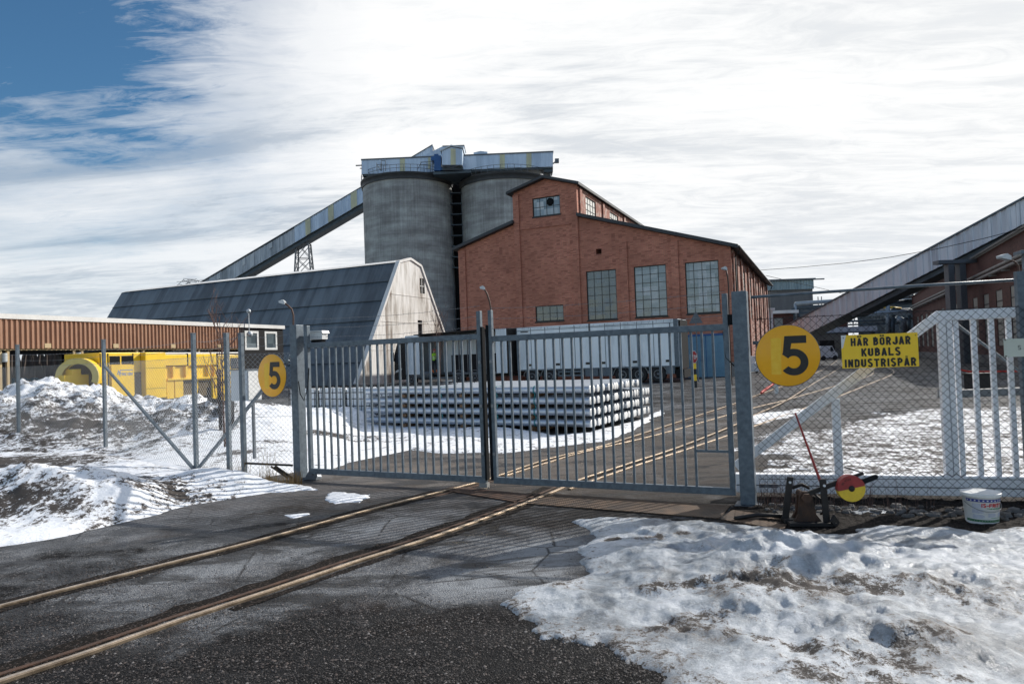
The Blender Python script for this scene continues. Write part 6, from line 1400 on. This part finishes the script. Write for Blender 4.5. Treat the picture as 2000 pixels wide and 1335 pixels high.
# ------------------------------------------------------------------ points lever
q=gp(1588,1030); lv=thing('points_lever','rusty railway points lever with red rod and half red half yellow counterweight','points lever',(q[0],q[1],0),R(-8))
YL=q[1]; 
def lz(px,py,dy=0.): p=at(px,py,YL+dy); return (p[0]-q[0],dy,p[2])
def LV(name,mat,mb,bev=0.): return mb.build(name,M[mat],lv,bevel=bev)
mb=MB(); mb.box(-.22,.22,-.02,.42,.015,.05); mb.box(-.24,-.16,.1,.5,.0,.06); mb.beam((.18,-.02,.03),(.23,.02,.09),.02,.12); LV('base_plate','dark_iron',mb,.004)
mb=MB(); mb.prism([(-.16,.05),(.10,.05),(.05,.12),(.02,.30),(-.02,.345),(-.07,.345),(-.10,.30),(-.12,.12)],.05,.09); mb.prism([(-.14,.05),(.10,.05),(.04,.12),(.0,.28),(-.08,.28),(-.10,.12)],.22,.26); mb.tube((-.045,.0,.29),(-.045,.30,.29),.035,10); mb.tube((-.045,.02,.29),(-.045,-.005,.29),.05,6); LV('pedestal','rust_plate',mb,.003)
mb=MB()
for (x,y,lean) in ((-.19,.16,.035),(.125,.02,-.01)):
    mb=MB(); mb.beam((x-lean,y,.05),(x+lean,y,.475),.062,.018,up=(0,1,0)); mb.beam((x-lean+.03,y+.028,.05),(x+lean+.026,y+.028,.472),.018,.045,up=(0,1,0)); LV('upright','dark_iron',mb,.003)
mb=MB()
for (x,z,y) in ((-.166,.425,.14),(.122,.415,.0)): mb.tube((x,y,z),(x,y-.012,z),.013,8)
LV('bolt','silver_band',mb)
a=lz(1552,806,.10); b=lz(1601,945,.06); mb=MB(); mb.tube((a[0],.12,a[2]),(b[0]+.012,.05,b[2]-.04),.0085,8,.014); LV('rod','red_paint',mb)
mb=MB(); mb.beam((-.05,.06,.31),(.34,.03,.47),.03,.045); mb.beam((.30,.03,.455),(.50,.02,.53),.025,.03); LV('arm','dark_iron',mb,.004)
cxw,_,czw=lz(1656,950,.0); rw=.128
for nm,mt,a0,a1 in (('weight_upper','red_paint',R(12),R(192)),('weight_lower','yellow_paint',R(192),R(372))):
    A=np.linspace(a0,a1,20); mb=MB(); mb.prism([(cxw+rw*math.cos(a),czw+rw*math.sin(a)) for a in A],-.045,.045); LV(nm,mt,mb,.003)
mb=MB(); mb.lathe([(0,-.06),(.016,-.06),(.030,-.046),(.030,-.0455),(0,-.0455)],(cxw,0,czw),14,'y'); LV('weight_hub','dark_iron',mb)
mb=MB(); mb.beam((cxw+.10,.0,czw+.05),(cxw+.245,.0,czw+.105),.035,.045); mb.ball((cxw+.245,0,czw+.105),.022,8,6); LV('grip','black_rubber',mb,.006)
t=block_text('BK 9764',.022,.6,.16,.2); 
A_=lambda x:R(125)-x/.098
t.v=[(cxw+(.093+v[2])*math.cos(A_(v[0])),v[1]-.0462,czw+(.093+v[2])*math.sin(A_(v[0]))) for v in t.v]; LV('stamped_number','dark_iron',t)
mb=MB(); mb.path([(.12,.15,.10),(.15,.06,.16),(.10,.05,.27),(.03,.06,.33)],.012,6); mb.path([(-.20,.25,.06),(-.45,.35,.05),(-.7,.28,.03)],.022,6); mb.path([(.05,.28,.34),(-.02,.26,.38),(-.12,.24,.35)],.018,6); LV('linkage','dark_iron',mb)
# ------------------------------------------------------------------ bucket
q=gp(1918,1019); rb=.135; bk=thing('plastic_bucket','white plastic bucket of de-icer printed IS-FRITT standing in front of the right fence','bucket',(q[0],q[1],.004),R(-4))
hb=.262
MB().lathe([(0,0),(rb*.86,0),(rb*.87,.006),(rb,hb-.03),(rb+.008,hb-.028),(rb+.010,hb-.010),(rb+.004,hb)],n=48).build('pail',M['white_paint'],bk)
MB().lathe([(rb+.006,hb-.012),(rb+.012,hb-.008),(rb+.012,hb+.004),(rb-.004,hb+.005),(rb-.012,hb-.004),(0,hb-.004)],n=48).build('lid',M['white_paint'],bk)
def wrap(poly2,off=.0012):  # (arc length, z) -> bucket surface
    out=[]
    for (s0,z) in poly2:
        rr_=rb*.87+(rb-rb*.87)*(z/(hb-.03))+off; a=-math.pi/2+s0/rr_; out.append((rr_*math.cos(a),rr_*math.sin(a),z))
    return out
def band(s0,s1,z0,z1,off=.0012,n_=24):
    vs=wrap([(s0+(s1-s0)*i/n_,z0) for i in range(n_+1)]+[(s0+(s1-s0)*i/n_,z1) for i in range(n_+1)],off); return MB().add(vs,[(i,i+1,n_+2+i,n_+1+i) for i in range(n_)])
band(-.19,.25,.198,.222).build('star_band',M['blue_band'],bk); band(-.185,.25,.024,.044).build('green_band',M['green_band'],bk)
mb=MB()
def star(s0,z,r_):
    p=[(s0+ (r_ if k%2==0 else r_*.42)*math.sin(k*math.pi/5), z+(r_ if k%2==0 else r_*.42)*math.cos(k*math.pi/5)) for k in range(10)]; mb.add(wrap([(s0,z)]+p,.0020),[(0,1+k,1+(k+1)%10) for k in range(10)])
for i in range(14): star(-.175+i*.030,.210,.009)
for i in range(22): star(-.175+i*.019,.034,.005)
mb.build('stars',M['white_paint'],bk)
def btext(tx,size,s0,z,off,mat,name='print',sx=1.,tw_=None):
    t=block_text(tx,size*.72,.74,.24,.12,align='LEFT'); mn=min(v[0] for v in t.v);mx=max(v[0] for v in t.v); k=(tw_/(mx-mn)) if tw_ else 1
    vv=[wrap([((v[0]-mn)*k+s0,v[2]+z)],.0018-v[1])[0] for v in t.v]; t.v=vv; return t.build(name,M[mat],bk)
btext('IS-FRITT',.044,-.068,.170,.0026,'print_red','lettering',1.,.165)
btext('EFFEKTIVT MOT HALKA',.013,-.035,.144,.0003,'print_green','lettering',1.,.17) if 0 else None
mb=MB()
for i,(s0,s1,z0,z1) in enumerate([(-.135,-.055,.145,.185),(-.135,-.05,.100,.138),(-.13,-.045,.055,.090),(-.02,.045,.070,.105),(.065,.13,.070,.105)]):
    nn_=max(3,int((z1-z0)/.006))
    for k in range(nn_): zz_=z0+(z1-z0)*k/nn_; b_=band(s0,s1-(.01 if k%3==1 else 0),zz_,zz_+.0032,.0016,8); mb.add(b_.v,b_.f)
mb.build('small_print',M['print_grey'],bk)
mb=MB()
for z,s0,s1 in ((.142,-.03,.14),(.136,-.01,.13),(.058,.0,.13)):
    k=0; s_x=s0
    while s_x<s1: l_=.006+.006*((k*7)%3); b_=band(s_x,s_x+l_,z,z+.0045,.0016,2); mb.add(b_.v,b_.f); s_x+=l_+.003; k+=1
mb.build('green_print',M['print_green'],bk)
hp=[(rb*1.02*math.cos(a),-rb*1.02*math.sin(a)*1.0-.002,.19-.075*math.sin(a)) for a in np.linspace(0.02,math.pi-.02,24)]
MB().path(hp,.0022,5).build('handle',M['steel_grey'],bk)
bk.scale=(1.18,1.18,1.12)
# ------------------------------------------------------------------ stop sign, warning sign, lamps
q=gp(1357,758); ss=thing('stop_sign','red octagonal stop sign on a yellow and black striped post beyond the gate','sign',(q[0],q[1],0),R(-8)); Y=q[1]
zl=[at(1357,py,Y)[2] for py in (757,743,731,720,708)]; wd=.11
mats=['black_paint','sign_lemon','black_paint','sign_lemon']
for i in range(4): MB().box(-wd,wd,-.05,.05,max(.0,zl[i])+.001,zl[i+1]).build('post_band',M[mats[i]],ss)
zc_=at(1356,697,Y)[2]; r8=.33; sc_x=.62
ss_rot=R(0)
oc8=[(r8*math.cos(R(22.5+45*k)),zc_+r8*math.sin(R(22.5+45*k))) for k in range(8)]; MB().prism(oc8,-.07,-.055).build('plate_rim',M['white_paint'],ss); oc7=[(r8*.92*math.cos(R(22.5+45*k)),zc_+r8*.92*math.sin(R(22.5+45*k))) for k in range(8)]; MB().prism(oc7,-.078,-.0705).build('plate',M['stop_red'],ss)
t=block_text('STOP',.20,.58,.17,.16); shift(t,0,-.080,zc_).build('lettering',M['white_paint'],ss)
for c in list(ss.children) if hasattr(ss,'children') else []:
    if c.name.startswith('plate') or c.name.startswith('lettering'): c.scale.x=.58
q=at(1360,720,gp(1357,745)[1]); tz=at(1360,622,q[1]); ts=thing('warning_sign','grey triangular back of a warning sign on a thin post by the blue door','sign',(q[0]+.1,q[1],0))
z0_=at(1360,631,q[1])[2]; z1_=at(1360,615,q[1])[2]; MB().prism([(-.42,z0_),(.42,z0_),(0,z0_+.73)],-.01,.01).build('plate',M['galv_dark'],ts,bevel=.01); MB().tube((0,.03,0),(0,.03,z0_+.6),.035,8).build('pole',M['galv'],ts)
def lamp(label,pts,Y,r_=.05,hd=.32,direction=-1,base=0.):
    P_=[at(px,py,Y) for px,py in pts]; o=thing('street_lamp',label,'street lamp',(P_[0][0],Y,0)); L_=[(0,0,base)]+[(p[0]-P_[0][0],0,p[2]) for p in P_]
    MB().path(L_,r_,8).build('pole',M['lamp_metal'],o); e=L_[-1]; dx=direction*hd; MB().prism([(e[0]-dx*.1,e[2]-.06),(e[0]+dx,e[2]+.02),(e[0]+dx*1.05,e[2]+.10),(e[0]+dx*.3,e[2]+.16),(e[0]-dx*.15,e[2]+.07)],-.12,.12).build('lamp_head',M['lamp_head'],o,bevel=.02); return o
lamp('slim curved street lamp in front of the brick hall above where the gate leaves meet',[(959,640),(959,605),(956,588),(951,573),(946,564)],34,.045,.22)
lamp('slim curved street lamp before the right corner of the brick hall',[(1424,640),(1423,560),(1421,540),(1418,526)],36,.045,.22)
lamp('curved street lamp before the dark barn roof, left of the left gate post',[(573,700),(573,640),(573,615),(570,604),(562,596),(556,592)],30,.04,.22)
lamp('small street lamp head leaning out in front of the dark brick works',[(1990,600),(1989,520),(1983,512),(1968,505)],22,.03,.28)
# overhead cable
def cable(label,pts,Y0,Y1,r_=.02):
    n_=len(pts); P_=[at(px,py,Y0+(Y1-Y0)*i/(n_-1)) for i,(px,py) in enumerate(pts)]; o=P_[0]; t=MB().path([tuple(p-o) for p in P_],r_,4).build('overhead_cable',M['black_rubber'],loc=o); tag(t,label,'cable')
cable('thin black cable sagging from the brick hall across the ribbed conveyor to the right edge',[(1478,528),(1560,522),(1650,514),(1740,502),(1830,486),(1920,466),(2030,438)],70,40,.022)
cable('thin cable hanging from the brick hall eaves down towards the pipe bridge',[(1496,538),(1560,553),(1625,568),(1650,574)],78,98,.03)
# ------------------------------------------------------------------ young trees with stakes
def young_tree(name,label,base,h,seed,spread=.5,n1=9,top=None):
    r=random.Random(seed); o=thing(name,label,'tree',base); mb=MB(); tw_=MB(); lean=r.uniform(-.05,.05)
    tr_=[(lean*t*h+.03*math.sin(5*t+seed),.03*math.cos(4*t),t*h*.92) for t in np.linspace(0,1,9)]
    mb.path(tr_,.03,7,rs=[.028*(1-.82*t) for t in np.linspace(0,1,9)]); mb.build('trunk',M['bark'],o)
    def br(p,d,l,rad,dep):
        n_=4; pts=[Vector(p)]; d=Vector(d).normalized()
        for i in range(n_): d=(d+Vector((r.uniform(-.16,.16),r.uniform(-.16,.16),.10))).normalized(); pts.append(pts[-1]+d*(l/n_))
        tw_.path(pts,rad,4,rs=[rad*(1-.7*i/n_) for i in range(n_+1)])
        if dep:
            for k in range(r.randint(2,4)):
                q_=pts[r.randint(1,n_)]; a=r.uniform(0,6.28); dd=(d+Vector((math.cos(a),math.sin(a),.2))*.75).normalized(); br(q_,dd,l*r.uniform(.35,.6),rad*.55,dep-1)
    for i in range(n1):
        t=.30+.62*i/n1+r.uniform(-.03,.03); k=t*8; a=tr_[int(k)]; ang=r.uniform(0,6.28); br((a[0],a[1],t*h*.92),(math.cos(ang)*spread,math.sin(ang)*spread,1.0),h*.36*(1.1-t*.6),.012,2)
    tw_.build('twigs',M['twig'],o); return o
q=gp(434,893); yt=young_tree('young_tree','bare young tree with reddish twigs between dark stakes behind the left fence','' or (q[0]*.985,q[1]*1.0,.05),3.05,4,.42,13)
for i,(px,py,pt) in enumerate(((411,850,756),(432,875,720),(455,872,740))):
    q2=gp(px,py); z=at(px-3,pt,q2[1])[2]; o=MB().box(-.038,.038,-.038,.038,0,z).build('tree_stake',M['stake'],loc=(q2[0],q2[1],0)); o.rotation_euler=(0,R([-1,0,1][i]),.4); tag(o,['left dark wooden tree stake, the one nearest the yellow vehicle','middle dark wooden tree stake beside the young trunk','right dark wooden tree stake behind the grey cabinet'][i],'stake','stakes round the young tree')
q2=gp(411,850);q3=gp(455,872); o=thing('tree_guard_rail','dark boards nailed across the tree stakes','board',(q2[0],q2[1],0)); d=q3-q2; MB().beam((0,-.07,.98),(d[0],d[1]-.07,.98),.03,.10).beam((0,-.07,.78),(d[0]*.7,d[1]*.7-.07,.72),.03,.10).build('board',M['stake'],o)
q=gp(862,795); young_tree('young_tree','thin bare sapling in front of the open truck, seen through the left gate leaf',(q[0],q[1],.0),4.0,13,.40,10)
t=MB().beam((0,0,.3),(.5,0,.9),.03,.08).beam((.02,.02,.95),(.45,.02,1.0),.03,.08).build('board',M['white_roof'],bpy.data.objects['young_tree.001'] if 'young_tree.001' in bpy.data.objects else None)
# dry weeds
def weeds(name,label,spots,n_,h,seed,mat='dry_grass'):
    r=random.Random(seed); mb=MB(); o=spots[0]
    for (x,y,sr) in spots:
        for i in range(n_):
            a=r.uniform(0,6.28); d_=sr*math.sqrt(r.random()); px=x+math.cos(a)*d_-o[0]; py=y+math.sin(a)*d_-o[1]; hh=h*r.uniform(.3,1); lx=r.uniform(-.25,.25)*hh; ly=r.uniform(-.2,.2)*hh
            mb.path([(px,py,0),(px+lx*.3,py+ly*.3,hh*.5),(px+lx,py+ly,hh)],.0022,3,rs=[.003,.002,.0008])
    tag(mb.build(name,M[mat],loc=(o[0],o[1],0),fixn=False),label,'grass',kind='stuff')
g_=lambda px,py:tuple(gp(px,py)[:2])
weeds('dry_grass','dry brown grass tufts at the foot of the left fence beside the gate post',[(*g_(500,945),.30),(*g_(440,938),.35),(*g_(545,950),.22),(*g_(400,936),.25),(*g_(575,945),.12)],130,.22,3)
weeds('dry_weeds','thin dry weed stems at the foot of the right fence',[(*g_(1510,990),.2),(*g_(1530,985),.25),(*g_(1620,985),.3),(*g_(1750,990),.4)],30,.45,8,'twig')
weeds('tall_weeds','tall dry weed stems in front of the left fence near the gate post',[(*g_(480,945),.12),(*g_(515,950),.12),(*g_(530,950),.10)],14,.75,18,'dry_grass')
